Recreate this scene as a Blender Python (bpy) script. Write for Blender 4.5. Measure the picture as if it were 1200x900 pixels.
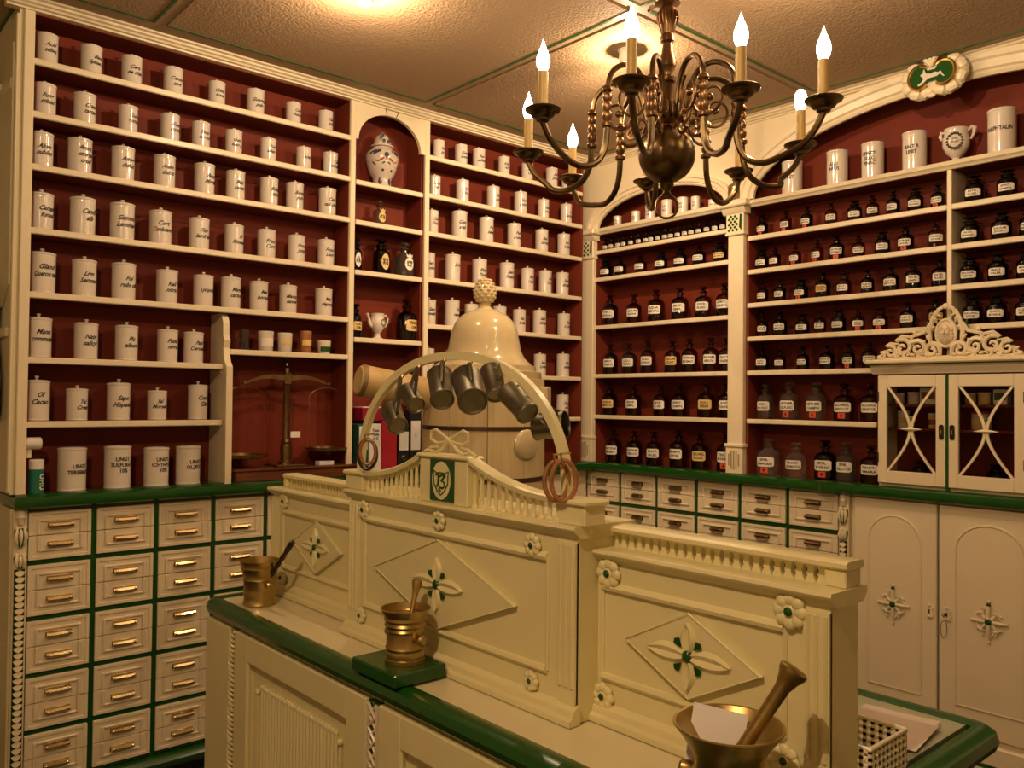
import bpy, bmesh, math, random
from mathutils import Vector, Matrix
random.seed(7)
PI = math.pi
for o in list(bpy.data.objects): bpy.data.objects.remove(o)
SC = bpy.context.scene
COL = SC.collection
E0 = 1.45            # eye height above the floor; heights below are written relative to the eye

# ------------------------------------------------------------------ camera
cd = bpy.data.cameras.new('camera'); cam = bpy.data.objects.new('camera', cd); COL.objects.link(cam)
cr = Vector((0.66012952, 0.751085, 0.01001676)); cu_ = Vector((0.0078142, -0.02020117, 0.9997654)); cf = Vector((-0.75111115, 0.65989638, 0.01920451))
cam.matrix_world = Matrix(((cr.x, cu_.x, -cf.x, 0), (cr.y, cu_.y, -cf.y, 0), (cr.z, cu_.z, -cf.z, E0), (0, 0, 0, 1)))
cd.sensor_width = 36; cd.lens = 983.407 / 1200 * 36; cd.clip_start = .05
SC.camera = cam
# ------------------------------------------------------------------ world, exposure
w = bpy.data.worlds.new('world'); SC.world = w; w.use_nodes = True
w.node_tree.nodes['Background'].inputs[0].default_value = (1, .62, .30, 1)
w.node_tree.nodes['Background'].inputs[1].default_value = 0.0
SC.view_settings.view_transform = 'Standard'; SC.view_settings.look = 'None'
SC.view_settings.gamma = 1; SC.view_settings.use_curve_mapping = False
SC.view_settings.exposure = 0.42
SPOT_W, SPOT_C = (14.5, 10.0, 18.5), (1.0, .70, .43)      # ceiling lamps
BULB_W, BULB_C = .40, (1.0, .68, .35)       # chandelier candle lamps
REAR_FILL_W = 56.0                                # unseen fill lamp added behind the viewer to brighten the counter
CORNER_W = 34.0                              # its reflector lamp aimed at the corner
CEIL = 1.345
# lamps of the room, then the added rear fill: (x, y) on the ceiling
LAMPS = [(-2.36, 1.42), (-2.11, 2.42), (-1.24, 2.24)]
REAR_FILLS = [(-.45, -.35)]

# ------------------------------------------------------------------ materials
MATS = {}
def mat(name, col, rough=.5, metal=0., bump=0., bscale=40., var=0., vscale=6., trans=0., coat=0., emit=None, ior=1.5, spec=.5, col2=None):
    m = bpy.data.materials.new(name); m.use_nodes = True; nt = m.node_tree; b = nt.nodes['Principled BSDF']
    b.inputs['Base Color'].default_value = (*col, 1); b.inputs['Roughness'].default_value = rough; b.inputs['Metallic'].default_value = metal
    b.inputs['IOR'].default_value = ior; b.inputs['Specular IOR Level'].default_value = spec
    if trans: b.inputs['Transmission Weight'].default_value = trans
    if coat: b.inputs['Coat Weight'].default_value = coat; b.inputs['Coat Roughness'].default_value = .08
    if emit: b.inputs['Emission Color'].default_value = (*emit[0], 1); b.inputs['Emission Strength'].default_value = emit[1]
    if var or bump:
        tc = nt.nodes.new('ShaderNodeTexCoord')
    if var:
        n = nt.nodes.new('ShaderNodeTexNoise'); n.inputs['Scale'].default_value = vscale; n.inputs['Detail'].default_value = 5
        nt.links.new(tc.outputs['Object'], n.inputs['Vector'])
        r = nt.nodes.new('ShaderNodeValToRGB'); r.color_ramp.elements[0].position = .3; r.color_ramp.elements[1].position = .7
        c2 = col2 or tuple(max(0, c * (1 - var)) for c in col)
        r.color_ramp.elements[0].color = (*c2, 1); r.color_ramp.elements[1].color = (*col, 1)
        nt.links.new(n.outputs['Fac'], r.inputs['Fac']); nt.links.new(r.outputs['Color'], b.inputs['Base Color'])
    if bump:
        n2 = nt.nodes.new('ShaderNodeTexNoise'); n2.inputs['Scale'].default_value = bscale; n2.inputs['Detail'].default_value = 3
        nt.links.new(tc.outputs['Object'], n2.inputs['Vector'])
        bp = nt.nodes.new('ShaderNodeBump'); bp.inputs['Strength'].default_value = bump; bp.inputs['Distance'].default_value = .01
        nt.links.new(n2.outputs['Fac'], bp.inputs['Height']); nt.links.new(bp.outputs['Normal'], b.inputs['Normal'])
    MATS[name] = m
    return m
def wood(name, c1, c2, rough=.4, scale=(2, 40, 40)):
    m = mat(name, c1, rough); nt = m.node_tree; b = nt.nodes['Principled BSDF']
    tc = nt.nodes.new('ShaderNodeTexCoord'); mp = nt.nodes.new('ShaderNodeMapping'); mp.inputs['Scale'].default_value = scale
    n = nt.nodes.new('ShaderNodeTexNoise'); n.inputs['Scale'].default_value = 2; n.inputs['Detail'].default_value = 6; n.inputs['Distortion'].default_value = .6
    r = nt.nodes.new('ShaderNodeValToRGB'); r.color_ramp.elements[0].color = (*c1, 1); r.color_ramp.elements[1].color = (*c2, 1)
    r.color_ramp.elements[0].position = .35; r.color_ramp.elements[1].position = .65
    nt.links.new(tc.outputs['Object'], mp.inputs[0]); nt.links.new(mp.outputs[0], n.inputs['Vector']); nt.links.new(n.outputs['Fac'], r.inputs['Fac']); nt.links.new(r.outputs[0], b.inputs['Base Color'])
    return m
mat('cream', (.80, .69, .475), .34, bump=.05, bscale=60, var=.05, vscale=4)
mat('cream_lamp_tint', (.75, .68, .365), .36, bump=.06, bscale=55, var=.06, vscale=4)  # same cream paint, with the yellow tint of the light put into the colour
mat('counter_top', (.77, .70, .44), .14, var=.05, vscale=5)
mat('panel_yellow', (.74, .65, .38), .4, bump=.05, var=.05, vscale=3)
mat('red', (.180, .031, .0145), .55, bump=.05, bscale=50, var=.12, vscale=5, spec=.15)
mat('red_board', (.15, .027, .013), .55, var=.1, spec=.15)
mat('green', (.010, .078, .008), .22, var=.2, vscale=9, coat=.15)
mat('green_line', (.02, .10, .015), .45)
mat('dark_top', (.055, .040, .036), .12, var=.2)
mat('green_linoleum', (.36, .37, .24), .3, var=.25, vscale=9)
mat('ceiling', (.46, .315, .182), .75, bump=.45, bscale=105)
mat('ceiling_strip', (.48, .33, .195), .6, bump=.12, bscale=40)
mat('wall', (.72, .63, .44), .6, bump=.1)
mat('floor', (.055, .048, .030), .28, var=.3, vscale=3)
mat('porcelain', (.71, .635, .535), .09, coat=.5)
mat('porcelain_old', (.66, .55, .46), .16, var=.12, vscale=18)
mat('ink', (.018, .015, .013), .5)
mat('brown_ink', (.12, .05, .02), .5)
mat('amber_glass', (.22, .050, .012), .04, trans=1., ior=1.45)
mat('dark_glass', (.022, .012, .010), .05, trans=.9, ior=1.45)
mat('clear_glass', (.86, .84, .76), .03, trans=.97, ior=1.42)
mat('smoke_glass', (.42, .36, .28), .04, trans=.93, ior=1.44)
mat('pane', (.95, .95, .92), .02, trans=1.0, ior=1.02)
mat('paper', (.80, .74, .62), .55)
mat('paper_yellow', (.72, .52, .20), .55)
mat('card', (.80, .78, .74), .5)
mat('hazard', (.62, .07, .02), .5)
mat('gold', (.75, .47, .13), .25, metal=1)
mat('brass', (.56, .40, .15), .36, metal=1, var=.35, vscale=20)
mat('brass_bright', (.80, .62, .32), .2, metal=1, var=.15, vscale=30)
mat('brass_dull', (.36, .25, .12), .34, metal=1, var=.4, vscale=30)
mat('bronze', (.21, .135, .062), .30, metal=1, var=.45, vscale=14)
mat('copper_bronze', (.29, .16, .075), .34, metal=1, var=.4, vscale=20)
mat('pewter', (.24, .215, .15), .44, metal=1, var=.35, vscale=25)
mat('iron', (.05, .042, .032), .35, metal=.8)
mat('candle', (.60, .40, .12), .4)
mat('bulb', (1, .9, .7), .3, emit=((1, .86, .62), 14))
mat('lamp_lens', (1, .95, .85), .3, emit=((1, .84, .58), 22))
mat('white_plastic', (.74, .70, .60), .4)
mat('basket', (.80, .73, .52), .4)
mat('teal', (.012, .16, .10), .3)
mat('magenta', (.28, .008, .035), .45)
mat('red_binder', (.42, .015, .03), .45)
mat('green_binder', (.022, .08, .05), .5)
mat('black_binder', (.012, .012, .013), .45)
mat('blue_glaze', (.055, .065, .085), .15)
mat('rust_glaze', (.30, .08, .03), .2)
mat('green_glaze', (.06, .12, .06), .2)
mat('relief_shadow', (.30, .25, .14), .6)  # cream darkened by the shade of recesses, put into the colour
mat('ivory_face', (.70, .58, .41), .4)
wood('box_wood', (.10, .030, .014), (.18, .055, .022), .3)
wood('dark_wood', (.018, .011, .008), (.04, .02, .012), .3)
wood('ring_wood', (.28, .11, .035), (.38, .17, .06), .35)
wood('vat_wood', (.62, .49, .265), (.56, .43, .22), .4, scale=(22, 22, 1.5))
wood('log_wood', (.62, .45, .20), (.50, .34, .13), .5, scale=(2, 2, 2))
mat('vat_lacquer', (.60, .49, .275), .14, var=.1, vscale=5, coat=.4)
mat('log_shade', (.30, .19, .08), .5, var=.4, vscale=20)  # log colour darkened to stand for shading at the pipe end
mat('band', (.06, .028, .015), .4, metal=.4)

# ------------------------------------------------------------------ frames, things, mesh builder
FR = {'W': (Vector((0, 0, E0)), 0.), 'L': (Vector((-3.23, 0, E0)), PI / 2), 'R': (Vector((0, 3.44, E0)), 0.)}
BASE = {}
def place(o, fr, base, rz=0.):
    org, a = FR[fr]; o.location = org + Matrix.Rotation(a, 3, 'Z') @ Vector(base); o.rotation_euler.z = a + rz
def thing(name, label, cat, fr='W', base=(0, 0, 0), group=None, rz=0., local=False, kind=None):
    o = bpy.data.objects.new(name, None); COL.objects.link(o); o.empty_display_size = .05
    place(o, fr, base, rz); o['label'] = label
    if cat: o['category'] = cat
    if group: o['group'] = group
    if kind: o['kind'] = kind
    BASE[o.name] = Vector((0, 0, 0)) if local else Vector(base)
    return o
class MB:
    def __init__(s): s.V = []; s.F = []
    def add(s, vs, fs):
        n = len(s.V); s.V += [tuple(v) for v in vs]; s.F += [tuple(i + n for i in f) for f in fs]; return s
    def xf(s, M, start=0):
        for i in range(start, len(s.V)): s.V[i] = tuple(M @ Vector(s.V[i]))
        return s
    def box(s, x0, x1, y0, y1, z0, z1, c=0.):
        if c <= 0:
            v = [(x, y, z) for x in (x0, x1) for y in (y0, y1) for z in (z0, z1)]
            return s.add(v, [(0, 1, 3, 2), (4, 6, 7, 5), (0, 4, 5, 1), (2, 3, 7, 6), (0, 2, 6, 4), (1, 5, 7, 3)])
        v = []; X = (x0, x1); Y = (y0, y1); Z = (z0, z1)
        for a in (0, 1):
            for b in (0, 1):
                for d in (0, 1):
                    sx, sy, sz = (1, -1)[a] * c, (1, -1)[b] * c, (1, -1)[d] * c
                    v += [(X[a], Y[b] + sy, Z[d] + sz), (X[a] + sx, Y[b], Z[d] + sz), (X[a] + sx, Y[b] + sy, Z[d])]
        I = lambda a, b, d, k: (a * 4 + b * 2 + d) * 3 + k
        f = []
        for a in (0, 1): f.append((I(a, 0, 0, 0), I(a, 1, 0, 0), I(a, 1, 1, 0), I(a, 0, 1, 0)))
        for b in (0, 1): f.append((I(0, b, 0, 1), I(1, b, 0, 1), I(1, b, 1, 1), I(0, b, 1, 1)))
        for d in (0, 1): f.append((I(0, 0, d, 2), I(1, 0, d, 2), I(1, 1, d, 2), I(0, 1, d, 2)))
        for b in (0, 1):
            for d in (0, 1): f.append((I(0, b, d, 1), I(1, b, d, 1), I(1, b, d, 2), I(0, b, d, 2)))
        for a in (0, 1):
            for d in (0, 1): f.append((I(a, 0, d, 0), I(a, 1, d, 0), I(a, 1, d, 2), I(a, 0, d, 2)))
        for a in (0, 1):
            for b in (0, 1): f.append((I(a, b, 0, 0), I(a, b, 1, 0), I(a, b, 1, 1), I(a, b, 0, 1)))
        for a in (0, 1):
            for b in (0, 1):
                for d in (0, 1): f.append((I(a, b, d, 0), I(a, b, d, 1), I(a, b, d, 2)))
        return s.add(v, f)
    def extr(s, poly, axis, a, b):
        n = len(poly)
        mk = {'x': lambda p, t: (t, p[0], p[1]), 'y': lambda p, t: (p[0], t, p[1]), 'z': lambda p, t: (p[0], p[1], t)}[axis]
        v = [mk(p, a) for p in poly] + [mk(p, b) for p in poly]
        f = [(i, (i + 1) % n, n + (i + 1) % n, n + i) for i in range(n)] + [tuple(range(n)), tuple(range(2 * n - 1, n - 1, -1))]
        return s.add(v, f)
    def tube(s, pts, r, n=8, closed=False, cap=True):
        P = [Vector(p) for p in pts]; m = len(P); rr = r if isinstance(r, (list, tuple)) else [r] * m
        ref = None; v = []
        for i, p in enumerate(P):
            if closed: t = P[(i + 1) % m] - P[(i - 1) % m]
            else: t = P[min(i + 1, m - 1)] - P[max(i - 1, 0)]
            t.normalize()
            if ref is None:
                ref = t.orthogonal().normalized()
            else:
                ref = (ref - t * ref.dot(t))
                ref = ref.normalized() if ref.length > 1e-6 else t.orthogonal().normalized()
            bi = t.cross(ref)
            for k in range(n):
                a = 2 * PI * k / n; v.append(p + (ref * math.cos(a) + bi * math.sin(a)) * rr[i])
        f = []
        for i in range(m if closed else m - 1):
            j = (i + 1) % m
            for k in range(n): f.append((i * n + k, i * n + (k + 1) % n, j * n + (k + 1) % n, j * n + k))
        if not closed and cap: f += [tuple(range(n - 1, -1, -1)), tuple((m - 1) * n + k for k in range(n))]
        return s.add(v, f)
    def lathe(s, prof, cx=0., cy=0., cz=0., n=20, a0=0.):
        v = []; f = []
        rings = []
        for r, z in prof:
            if r < 1e-6: rings.append([len(v)]); v.append((cx, cy, cz + z))
            else:
                rings.append(list(range(len(v), len(v) + n)))
                v += [(cx + r * math.cos(a0 + 2 * PI * k / n), cy + r * math.sin(a0 + 2 * PI * k / n), cz + z) for k in range(n)]
        for A, B in zip(rings, rings[1:]):
            if len(A) == 1 and len(B) == 1: continue
            for k in range(n):
                k2 = (k + 1) % n
                if len(A) == 1: f.append((A[0], B[k2], B[k]))
                elif len(B) == 1: f.append((A[k], A[k2], B[0]))
                else: f.append((A[k], A[k2], B[k2], B[k]))
        if len(rings[0]) > 1: f.append(tuple(reversed(rings[0])))
        if len(rings[-1]) > 1: f.append(tuple(rings[-1]))
        return s.add(v, f)
    def lathe_to(s, prof, p0, p1, n=16):
        p0 = Vector(p0); p1 = Vector(p1); q = (p1 - p0).normalized().to_track_quat('Z', 'Y').to_matrix().to_4x4()
        st = len(s.V); s.lathe(prof, n=n); return s.xf(Matrix.Translation(p0) @ q, st)
    def ball(s, c, r, n=14, m=8):
        rx, ry, rz = r if isinstance(r, (tuple, list)) else (r, r, r); st = len(s.V)
        s.lathe([(math.sin(PI * i / m) if 0 < i < m else 0, -math.cos(PI * i / m)) for i in range(m + 1)], n=n)
        return s.xf(Matrix.Translation(c) @ Matrix.Diagonal((rx, ry, rz, 1)), st)
    def strip(s, rows, close=False):
        n = len(rows[0]); v = [p for r in rows for p in r]; f = []
        for i in range(len(rows) - 1):
            for k in range(n if close else n - 1): f.append((i * n + k, i * n + (k + 1) % n, (i + 1) * n + (k + 1) % n, (i + 1) * n + k))
        return s.add(v, f)
    def mesh(s, name, off=Vector((0, 0, 0)), smooth=35, recalc=True):
        me = bpy.data.meshes.new(name); me.from_pydata([(x - off[0], y - off[1], z - off[2]) for x, y, z in s.V], [], s.F)
        if recalc:
            bm = bmesh.new(); bm.from_mesh(me); bmesh.ops.recalc_face_normals(bm, faces=bm.faces); bm.to_mesh(me); bm.free()
        if smooth:
            me.shade_smooth(); me.set_sharp_from_angle(angle=math.radians(smooth))
        return me
    def build(s, name, m, parent=None, fr='W', base=(0, 0, 0), smooth=35, recalc=True, label=None):
        b = BASE[parent.name] if parent else Vector(base)
        me = s.mesh(name, b, smooth, recalc); me.materials.append(MATS[m])
        o = bpy.data.objects.new(name, me); COL.objects.link(o)
        if parent: o.parent = parent
        else: place(o, fr, base)
        BASE[o.name] = b
        if label: o['label'] = label
        return o
def inst(me, name, parent, loc=(0, 0, 0), rz=0.):
    o = bpy.data.objects.new(name, me); COL.objects.link(o); o.parent = parent; o.location = loc; o.rotation_euler.z = rz
    BASE[o.name] = Vector((0, 0, 0)); return o
def structure(o, label):
    o['kind'] = 'structure'; o['label'] = label; return o
def M_(name, mb, m, smooth=35, recalc=True):
    me = mb.mesh(name, smooth=smooth, recalc=recalc); me.materials.append(MATS[m]); return me
TXT = {}
def text2d(s, shear=.35, bold=0.):
    k = (s, shear, bold)
    if k not in TXT:
        c = bpy.data.curves.new('t', 'FONT'); c.body = s; c.size = 1; c.align_x = 'CENTER'; c.shear = shear; c.offset = bold; c.resolution_u = 2
        o = bpy.data.objects.new('t', c); me = bpy.data.meshes.new_from_object(o)
        TXT[k] = ([(v.co.x, v.co.y) for v in me.vertices], [tuple(p.vertices) for p in me.polygons])
        bpy.data.objects.remove(o); bpy.data.curves.remove(c); bpy.data.meshes.remove(me)
    return TXT[k]
def put_text(mb, lines, size, fn, lead=1.05, shear=.35, bold=0., maxw=None):
    n = len(lines)
    for i, l in enumerate(lines):
        v, f = text2d(l, shear, bold); k = size
        if maxw:
            wd = max(x for x, y in v) - min(x for x, y in v)
            if wd * size > maxw: k = maxw / wd
        y0 = ((n - 1) / 2 - i) * size * lead - size * .3
        mb.add([fn(x * k, y0 + y * size) for x, y in v], f)
    return mb
ORD = ['first', 'second', 'third', 'fourth', 'fifth', 'sixth', 'seventh', 'eighth', 'ninth', 'tenth', 'eleventh', 'twelfth', 'thirteenth', 'fourteenth', 'fifteenth', 'sixteenth', 'seventeenth', 'eighteenth', 'nineteenth']
def ellipse_pts(uc, zc, a, b, n=32, a0=PI, a1=0.):
    return [(uc + a * math.cos(a0 + (a1 - a0) * i / n), zc + b * math.sin(a0 + (a1 - a0) * i / n)) for i in range(n + 1)]
def arch_board(mb, u0, u1, zb, zt, uc, zs, a, b, v0, v1, n=32):
    """board from zb to zt with an elliptical arch cut out of it"""
    arc = ellipse_pts(uc, zs, a, b, n)
    poly = [(u0, zb), (uc - a, zb)] + ([] if abs(zs - zb) < 1e-4 else [arc[0]]) + arc[1:-1] + ([] if abs(zs - zb) < 1e-4 else [arc[-1]]) + [(uc + a, zb), (u1, zb), (u1, zt), (u0, zt)]
    cols = sorted(set([u0, u1] + [p[0] for p in arc]))
    def low(u):
        if u <= uc - a + 1e-9 or u >= uc + a - 1e-9: return zb if not (abs(u - (uc - a)) < 1e-9 or abs(u - (uc + a)) < 1e-9) else zb
        return zs + b * math.sqrt(max(0, 1 - ((u - uc) / a) ** 2))
    for ca, cb in zip(cols, cols[1:]):
        la, lb = low(ca), low(cb)
        if ca < uc - a - 1e-9 or cb > uc + a + 1e-9: la = lb = zb
        mb.add([(ca, v0, la), (cb, v0, lb), (cb, v0, zt), (ca, v0, zt), (ca, v1, la), (cb, v1, lb), (cb, v1, zt), (ca, v1, zt)],
               [(0, 1, 2, 3), (7, 6, 5, 4), (0, 4, 5, 1), (3, 2, 6, 7)])
    return mb
def archivolt(mb, uc, zs, ai, bi, ao, bo, prof, n=40):
    """moulded arch; prof is (share from inner to outer edge, depth)"""
    rows = []
    for i in range(n + 1):
        t = PI - PI * i / n
        rows.append([(uc + (ai + (ao - ai) * s) * math.cos(t), v, zs + (bi + (bo - bi) * s) * math.sin(t)) for s, v in prof])
    return mb.strip(rows, close=True)

# ------------------------------------------------------------------ room shell
WX, WY = -3.395, 3.605          # planes of the walls behind the shelving
mb = MB(); mb.box(-4.4, 1.7, -2.6, 3.9, -E0 - .05, -E0); structure(mb.build('floor', 'floor'), 'dark polished floor of the dispensary')
mb = MB(); mb.box(WX - .1, WX, .66, 3.9, -E0, CEIL + .05); structure(mb.build('wall_left', 'wall'), 'cream wall behind the left bookcases')
mb = MB(); mb.box(-3.5, 1.7, WY, WY + .1, -E0, CEIL + .05); structure(mb.build('wall_right', 'wall'), 'cream wall behind the bottle shelves')
mb = MB(); mb.box(1.6, 1.7, -2.6, 3.9, -E0, CEIL + .05); structure(mb.build('wall_side', 'wall'), 'cream side wall outside the picture')
mb = MB(); mb.box(-4.4, 1.7, -2.6, -2.5, -E0, CEIL + .05); structure(mb.build('wall_rear', 'wall'), 'cream wall behind the viewer')
mb = MB(); mb.box(-4.4, -4.3, -2.6, .66, -E0, CEIL + .05); structure(mb.build('wall_recess', 'wall'), 'cream wall of the recess left of the bookcases')
ceil = thing('ceiling', 'tan plastered ceiling of rectangular boards edged with green lines', None, 'W', (-1.2, .6, CEIL), kind='structure')
MB().box(-4.4, 1.7, -2.6, 3.9, CEIL, CEIL + .08).build('ceiling_strip', 'ceiling_strip', ceil)
xs = [(-4.32, -3.115), (-3.095, -1.893), (-1.850, -.655), (-.61, .585), (.63, 1.55)]; ys = [(-2.45, -1.355), (-1.31, -.175), (-.13, .997), (1.040, 2.187), (2.228, 3.335)]
for xa, xb in xs:
    for ya, yb in ys:
        if xa < -4 and ya > .9: continue
        if xa < -4 and yb > .9: yb = .60
        p = MB().box(xa, xb, ya, yb, CEIL - .004, CEIL + .01).build('ceiling_panel', 'ceiling', ceil)
        g = MB(); t = .011
        for a in ((xa, xb, yb - t, yb), (xa, xa + t, ya, yb - t)): g.box(*a, CEIL - .0065, CEIL)
        g.build('green_line', 'green_line', p)
CORN = [(a, 1.314 + (b - 1.300) * .031 / .045) for a, b in [(.02, 1.300), (-.012, 1.300), (-.014, 1.308), (-.026, 1.311), (-.030, 1.319), (-.040, 1.324), (-.043, 1.333), (-.056, 1.337), (-.058, 1.345), (.02, 1.345)]]
mb = MB().extr([(-p[0], p[1]) for p in CORN], 'x', 0, 1); mb.V = [(-3.23 + y, .557 + x * 2.9, z) for x, y, z in mb.V]
structure(mb.build('trim_1', 'cream'), 'moulded cream cornice above the left bookcases')
mb = MB().extr([(3.44 + p[0], p[1]) for p in CORN], 'x', -3.29, 1.6)
structure(mb.build('trim_2', 'cream'), 'moulded cream cornice along the bottle wall')
# panelled end of the left range, seen at the picture's left border
end = thing('trim_3', 'yellowish cream panelled end wall beside the left bookcase', None, 'W', (-3.6, .6, -E0), kind='structure')
MB().box(-4.3, -3.236, .60, .6125, -.336, CEIL).build('board', 'panel_yellow', end)
MB().box(-4.3, -3.40, .622, .640, -E0, -.386).build('lower_board', 'panel_yellow', end)
m = MB()
for a in ((-3.95, -3.31, 1.06, 1.10), (-3.95, -3.31, .20, .235)): m.box(a[0], a[1], .59, .602, a[2], a[3], .004)
m.extr([(-3.30, .38), (-3.40, .31), (-3.95, .31), (-3.95, 1.10), (-3.42, 1.10), (-3.30, 1.22)], 'y', .594, .602)
m.build('moulding', 'panel_yellow', end)
MB().box(-3.262, -3.236, .592, .602, -.33, 1.30, .003).build('edge_strip', 'cream', end)
MB().box(-3.80, -3.50, .46, .602, 1.105, 1.13, .005).build('bracket_shelf', 'panel_yellow', end)
mb = MB()
mb.extr([(-3.60, .40), (-3.55, .36), (-3.44, .36), (-3.425, .30), (-3.435, .20), (-3.40, .13), (-3.372, .05), (-3.378, -.04), (-3.40, -.09), (-3.62, -.09), (-3.66, .05), (-3.63, .25)], 'y', .555, .592)
g = thing('wall_clock', 'dark carved wooden wall clock hanging at the left picture border', 'clock', 'W', (-3.52, .575, -.09)); 
mb.build('case', 'dark_wood', g)
MB().lathe_to([(.001, 0), (.06, 0), (.06, .012), (.001, .014)], (-3.52, .557, .22), (-3.52, .5, .22)).build('dial', 'brass', g)
MB().lathe_to([(.001, 0), (.032, 0), (.032, .01), (.001, .012)], (-3.43, .557, -.0), (-3.43, .5, -.0)).build('pendulum_bob', 'brass_bright', g)
MB().lathe([(.006, 0), (.012, .012), (.006, .03), (.002, .05), (0, .06)], -3.44, .573, .36, 10).build('finial', 'brass_dull', g)

# ------------------------------------------------------------------ worktop round the two walls
wt = thing('worktop', 'dark L-shaped worktop with glossy green rounded edge along both walls', 'worktop', 'W', (-3.3, 3.4, -.384))
m = MB(); m.box(WX, -3.24, .62, 3.60, -.372, -.338); m.box(-3.24, 1.0, 3.45, 3.60, -.372, -.338); m.build('dark_slab', 'dark_top', wt)
EDGE = [(-.03, -.384), (-.042, -.378), (-.047, -.362), (-.042, -.345), (-.03, -.337), (.012, -.335), (.014, -.384)]
m = MB()   # moulded edge swept round the corner: left run, then right run
rows = []
for k, (x0, y0, nx, ny) in enumerate(((-4.2, .650, 0, -1), (-3.23, .650, 1, -1), (-3.23, 3.44, 1, -1), (1.0, 3.44, 0, -1))):
    rows.append([(x0 - nx * p[0], y0 - ny * p[0], p[1]) for p in EDGE])
m.strip(rows, close=True)
m.add(rows[0], [tuple(range(len(EDGE)))]); m.add(rows[-1], [tuple(range(len(EDGE)))])
m.extr([(-1.815 + .045 * math.cos(PI + PI * i / 10), 3.402 + .018 * math.sin(PI + PI * i / 10)) for i in range(11)], 'z', -.383, -.338)
m.build('green_edge', 'green', wt)

# ------------------------------------------------------------------ shelving on the two walls
ZL = [1.157, .975, .794, .575, .355, .131, -.089]
ST = .022; DEP = .145
def shelf(parent, u0, u1, z, v0=0., v1=DEP, nose=.012, nm='shelf'):
    s = MB().box(u0, u1, v0 + nose, v1, z - ST, z - .001).build(nm, 'red_board', parent)
    MB().box(u0, u1, v0 - .002, v0 + nose, z - ST, z, .003).build('nosing', 'cream', s)
    return s
# left bookcase
A = thing('bookcase', 'tall cream bookcase with dark red back filling the left wall', 'bookcase', 'L', (1.25, .07, -.338))
MB().box(.62, 1.90, DEP, DEP + .015, -.338, 1.33).build('back_panel', 'red', A)
MB().box(.618, .642, .012, DEP, -.338, 1.31).build('side_panel', 'red', A)
MB().box(1.882, 1.902, .012, DEP, -.338, 1.31).build('side_panel', 'red', A)
MB().box(.613, .646, -.004, .014, -.338, 1.322, .003).build('stile', 'cream', A)
MB().box(1.880, 1.906, -.004, .014, -.338, 1.322, .003).build('stile', 'cream', A)
MB().box(.642, 1.882, .01, DEP, 1.310, 1.322).build('top_board', 'red_board', A)
for z in ZL[:5]: shelf(A, .642, 1.882, z)
for z in ZL[5:]: shelf(A, .642, 1.325, z)
shelf(A, 1.350, 1.882, .191)
prof = [(.140, .333), (.040, .333), (.022, .320), (.010, .295), (.008, .245), (-.004, .225), (.004, .195), (.0, .17), (-.012, .14), (-.030, .12), (-.032, -.338), (.140, -.338)]
MB().extr(prof, 'x', 1.328, 1.345).build('divider_panel', 'cream', A)
m = MB()
for (a, b) in zip(prof[1:-2], prof[2:-1]):
    m.add([(1.324, a[0] - .004, a[1]), (1.349, a[0] - .004, a[1]), (1.349, b[0] - .004, b[1]), (1.324, b[0] - .004, b[1]), (1.324, a[0] + .008, a[1]), (1.349, a[0] + .008, a[1]), (1.349, b[0] + .008, b[1]), (1.324, b[0] + .008, b[1])],
          [(0, 1, 2, 3), (7, 6, 5, 4), (0, 3, 7, 4), (1, 5, 6, 2)])
m.build('divider_edge', 'cream', A)
for z in ZL[5:]:
    MB().box(1.322, 1.329, .02, .13, z - .034, z - ST).build('shelf_cleat', 'cream', A)
# narrow arched bay
Bq = thing('niche_shelf', 'narrow cream shelf bay with round arch top holding the painted vase', 'shelving', 'L', (2.09, .07, -.338))
MB().box(1.90, 2.31, DEP, DEP + .015, -.338, 1.33).build('back_panel', 'red', Bq)
MB().box(1.906, 1.913, .02, DEP, -.338, 1.30).build('side_panel', 'red', Bq)
MB().box(2.272, 2.280, .02, DEP, -.338, 1.30).build('side_panel', 'red', Bq)
arch_board(MB(), 1.906, 2.280, 1.150, 1.322, 2.0875, 1.150, .168, .138, .0, .018).build('arch_board', 'cream', Bq)
m = MB()
for a, b in (((2.066, 1.290), (2.058, 1.317)), ((2.058, 1.317), (2.128, 1.317)), ((2.128, 1.317), (2.114, 1.288))):
    m.tube([(a[0], -.001, a[1] - .002), (b[0], -.001, b[1] - .002)], .0019, 5)
m.build('keystone_line', 'green_line', Bq)
for z in (.970, .792, .570, .271): shelf(Bq, 1.913, 2.273, z, .004, nose=.01)
# corner bookcase
C = thing('corner_bookcase', 'cream bookcase with dark red back in the room corner', 'bookcase', 'L', (2.82, .07, -.338))
MB().box(2.29, 3.46, DEP, DEP + .015, -.338, 1.33).build('back_panel', 'red', C)
MB().box(2.283, 2.304, .012, DEP, -.338, 1.31).build('side_panel', 'red', C)
MB().box(3.345, 3.362, .012, DEP, -.338, 1.31).build('side_panel', 'red', C)
MB().box(2.280, 2.306, -.004, .014, -.338, 1.322, .003).build('stile', 'cream', C)
MB().box(2.304, 3.345, .01, DEP, 1.310, 1.322).build('top_board', 'red_board', C)
for z in ZL: shelf(C, 2.304, 3.346, z)

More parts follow.
